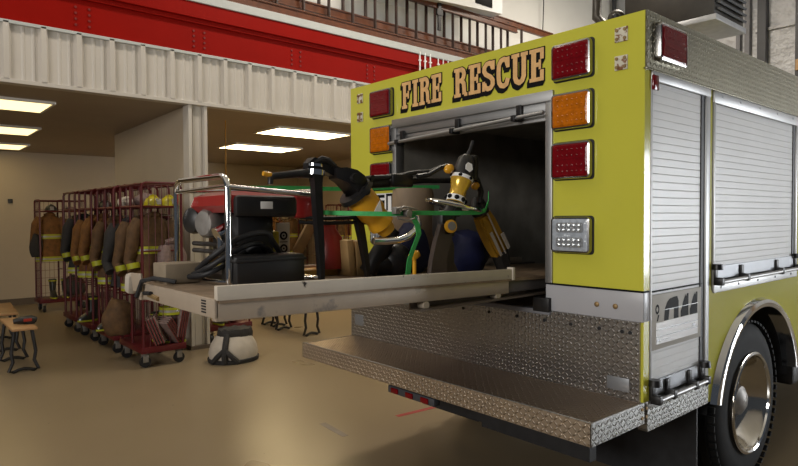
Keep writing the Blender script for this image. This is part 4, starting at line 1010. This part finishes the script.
# folded hose and boots in the end rack
for i, (c, rot, lb) in enumerate((((-5.62, -.26, .42), (0, .1, -.5), 'grey striped hose fold leaning at the open side of the end rack base'), ((-5.60, -.13, .40), (.3, .0, .5), 'grey striped hose fold lying on the end rack base'), ((-5.62, .0, .48), (-.5, .1, .3), 'grey striped hose fold near the column side of the end rack base'))):
    m = MB()
    for k in range(4): m.box((c[0]-.10, c[1]-.05+k*.03, c[2]-.17), (c[0]+.10, c[1]-.028+k*.03, c[2]+.15), .01, rot=(rot[0]+.35, rot[1], rot[2]), piv=c)
    t = m.build('folded_hose', 'hosegrey'); tag(t, lb, 'hose', 'folded hoses in the end rack')
    m = MB()
    for k in range(4): m.box((c[0]+.0998, c[1]-.045+k*.03, c[2]-.17), (c[0]+.102, c[1]-.035+k*.03, c[2]+.14), rot=(rot[0]+.35, rot[1], rot[2]), piv=c)
    m.build('red_stripe', 'hosered', t)
def boot(label, loc, rz=0, mt='helmet_k'):
    t = thing('fire_boot', label, 'boot', (0, 0, 0), 'boots in the gear racks')
    m = MB(); m.loft([[(x+rx*math.cos(2*PI*k/14), ry*math.sin(2*PI*k/14), z) for k in range(14)] for z, x, rx, ry in ((.0, .04, .14, .05), (.05, .04, .14, .05), (.09, .02, .11, .048), (.14, -.03, .065, .05), (.34, -.03, .07, .062), (.345, -.03, .05, .045))]); m.build('upper', mt, t)
    m = MB(); m.loft([[(.04+rx*math.cos(2*PI*k/14), ry*math.sin(2*PI*k/14), z) for k in range(14)] for z, rx, ry in ((-.0, .147, .056), (.022, .147, .056))]); m.build('sole', 'lime', t)
    m = MB(); m.lathe((-.03, 0, .30), (0, 0, 1), [(0, .072), (.025, .074)], 14); m.build('pull_band', 'lime', t)
    return put(t, loc, rz)
boot('dark boot in the end rack, yellow band, beside the column side', (-5.74, .0, .236), .3)
boot('dark boot in the end rack, yellow band, in the middle', (-5.80, -.16, .236), .3)
boot('dark boot under the golden coat in the back wall rack', (-11.05, -.18, .236), 0)
boot('dark boot in the back wall rack beside the gear heap', (-11.05, .02, .236), 0)
boot('dark boot in the rack beside the column', (-6.45, .85, .236), 0)
boot('dark boot in the third rack of the row', (-7.9, -.35, .236), -1.4)
boot('dark boot in the second rack of the row', (-7.0, -.35, .236), -1.4)
towel('heap of dark gear with pale patch in the back wall rack', 'coat_blk', (-11.0, .15, .42), (.15, .2, .2), 25)
towel('black gear heap with yellow trim low in the rack beside the column', 'coat_blk', (-6.5, 1.08, .42), (.14, .14, .18), 26)
m = MB(); m.box((-6.32, .90, .40), (-6.30, .93, .78), .004, rot=(.2, 0, 0)); tag(m.build('yellow_strap', 'lime'), 'bright yellow strap hanging in the rack beside the column', 'strap')
m = MB(); m.tube([(-6.3, 1.02, .80), (-6.26, 1.06, .66), (-6.28, 1.14, .55), (-6.27, 1.16, .46)], [.03, .055, .06, .04], 8, flat=.35); tag(m.build('white_towel', 'bagcream'), 'pale cloth hanging in the rack beside the column', 'cloth')

# gear bag on the floor
B = thing('gear_bag', 'round cream and black gear bag on the floor under the tray end', 'bag', (-5.28, .52, 0))
m = MB()
secs = []
for z, rx, ry in ((.0, .20, .24), (.02, .235, .275), (.10, .25, .29), (.20, .23, .265), (.29, .17, .21), (.33, .12, .17), (.34, .05, .1)):
    secs.append([(-5.28+rx*math.cos(2*PI*k/28)*(1+.03*math.sin(5*k)), .52+ry*math.sin(2*PI*k/28), z) for k in range(28)])
m.loft(secs); m.build('sack', 'bagcream', B)
m = MB()
def on_bag(a, z, off=.008):
    prof = [(0, .20, .24), (.02, .235, .275), (.10, .25, .29), (.20, .23, .265), (.29, .17, .21), (.33, .12, .17)]
    for (z0, a0, b0), (z1, a1, b1) in zip(prof, prof[1:]):
        if z0 <= z <= z1:
            t = (z-z0)/(z1-z0); rx, ry = a0+(a1-a0)*t, b0+(b1-b0)*t; break
    return (-5.28+(rx+off)*math.cos(a), .52+(ry+off)*math.sin(a), z)
def strip(a0, z0, a1, z1, w, n=10):
    rings = []
    for i in range(n+1):
        t = i/n; a, z = a0+(a1-a0)*t, z0+(z1-z0)*t; rings.append(Vector(on_bag(a, min(max(z, 0.001), .329))))
    m.tube(rings, w, 8, flat=1.)
strip(-.75, .32, -.75, .02, .035); strip(-.75, .17, -.20, .02, .03); strip(-.75, .17, -1.35, .02, .03)
m.loft([[(-5.28+rx*math.cos(2*PI*k/24), .52+ry*math.sin(2*PI*k/24), z) for k in range(24)] for z, rx, ry in ((-.0, .21, .25), (.002, .25, .29), (.045, .262, .302), (.05, .24, .28))])
m.build('black_trim', 'coat_blk', B)
m = MB(); secs = [[(-5.28+rx*math.cos(2*PI*k/20), .54+ry*math.sin(2*PI*k/20), z+.012*math.sin(3*k)) for k in range(20)] for z, rx, ry in ((.25, .15, .21), (.32, .17, .215), (.375, .15, .20), (.37, .10, .15))]; m.loft(secs); m.build('open_top', 'coat_blk', B)

# benches
def bench(label, loc, rz, L=1.5, seat='seatwood'):
    t = thing('bench', label, 'bench', (0, 0, 0), 'wooden benches with black legs')
    m = MB(); m.box((-.12, -L/2, .468), (.12, L/2, .495), .006); m.build('seat', seat, t)
    for s in (-1, 1):
        y = s*(L/2-.12)
        pts = [(-.08, y, .465), (-.10, y, .33), (-.115, y, .22), (-.10, y, .12), (-.14, y, .02), (-.10, y, .012), (-.05, y, .03), (0, y, .038), (.05, y, .03), (.10, y, .012), (.14, y, .02), (.10, y, .12), (.115, y, .22), (.10, y, .33), (.08, y, .465)]
        m = MB(); m.tube(pts, .018, 8); m.box((-.1, y-.03, .455), (.1, y+.03, .468)); m.build('leg', 'blacksteel', t)
    return put(t, loc, rz)
bench('wooden bench with black legs and a dark tool on its end', (-6.65, -1.43, 0), PI/2-.02, .95)
bench('wooden bench seen end-on behind the bench with the tool', (-8.1, -1.36, 0), PI/2-.08, 1.2)
bench('bench whose black legs show under the tray, closer to the tailboard', (-6.25, 1.98, 0), PI/2+.1, .9)
bench('bench whose black legs show under the tray, beside the gear bag', (-7.0, 2.03, 0), PI/2+.05, .5)
bench('bench behind the one beside the gear bag, black legs under the tray', (-8.0, 2.3, 0), PI/2+.1, .6)
dr = thing('cordless_drill', 'dark cordless tool with a red patch lying on the bench end', 'drill', (-6.63, -1.34, .495))
m = MB(); m.tube([(-6.48, -1.50, .535), (-6.47, -1.43, .545), (-6.46, -1.33, .547), (-6.46, -1.28, .535)], [.026, .044, .046, .032], 12); m.box((-6.53, -1.38, .497), (-6.42, -1.30, .54), .008); m.build('housing', 'engineblk', dr)
m = MB(); m.box((-6.425, -1.41, .53), (-6.41, -1.33, .562), .003); m.build('grip_patch', 'redcan', dr)

# floor markings
m = MB(); m.prism([(-2.49, .62, .0012), (-2.44, .62, .0012), (-2.33, 1.9, .0012), (-2.38, 1.9, .0012)], (0, 0, -.001)); tag(m.build('red_floor_tape', 'taped', smooth=False), 'thin red tape line on the floor under the tailboard', 'floor tape')
m = MB(); m.prism([(-2.745, .03, .0012), (-2.735, .085, .0012), (-2.37, .05, .0012), (-2.38, -.0, .0012)], (0, 0, -.001)); tag(m.build('grey_floor_tape', 'taped2', smooth=False), 'short grey tape strip on the floor before the tailboard', 'floor tape')

# ------------------------------------------------------------------ light
def area(name, loc, rot, sx, sy, power, col):
    l = bpy.data.lights.new(name, 'AREA'); l.shape = 'RECTANGLE'; l.size = sx; l.size_y = sy; l.energy = power; l.color = col
    o = bpy.data.objects.new(name, l); COL.objects.link(o); o.location = loc; o.rotation_euler = rot; return o
for i, (x, y, p) in enumerate(((-4.2, -2.5, 70), (-4.0, 2.5, 140), (-4.0, 8., 170))):
    area('hall_lamp', (x, y, 6.9), (0, 0, 0), .5, 1.8, p, (1, .90, .76))
def aim(o, tgt): o.rotation_euler = (Vector(tgt)-o.location).to_track_quat('-Z', 'Y').to_euler()
# daylight through the open drive door ahead of the truck on its right
aim(area('door_daylight', (6.2, 11.7, 1.7), (0, 0, 0), 4.5, 3.0, 900, (.92, .96, 1.)), (0, 2, 1.6))
aim(area('rear_fill', (.6, -9.4, 3.4), (0, 0, 0), 4.0, 2.0, 385, (1., .97, .92)), (-1.2, 0, 1.4))  # unseen fill lamp added behind the camera to light the truck's rear
w = bpy.data.worlds.new('world'); SC.world = w; w.use_nodes = True
w.node_tree.nodes['Background'].inputs[0].default_value = (.75, .85, 1, 1); w.node_tree.nodes['Background'].inputs[1].default_value = .06
SC.view_settings.view_transform = 'Standard'; SC.view_settings.look = 'None'; SC.view_settings.exposure = 0.; SC.view_settings.gamma = 1.
SC.view_settings.use_curve_mapping = False
SC.cycles.use_denoising = True
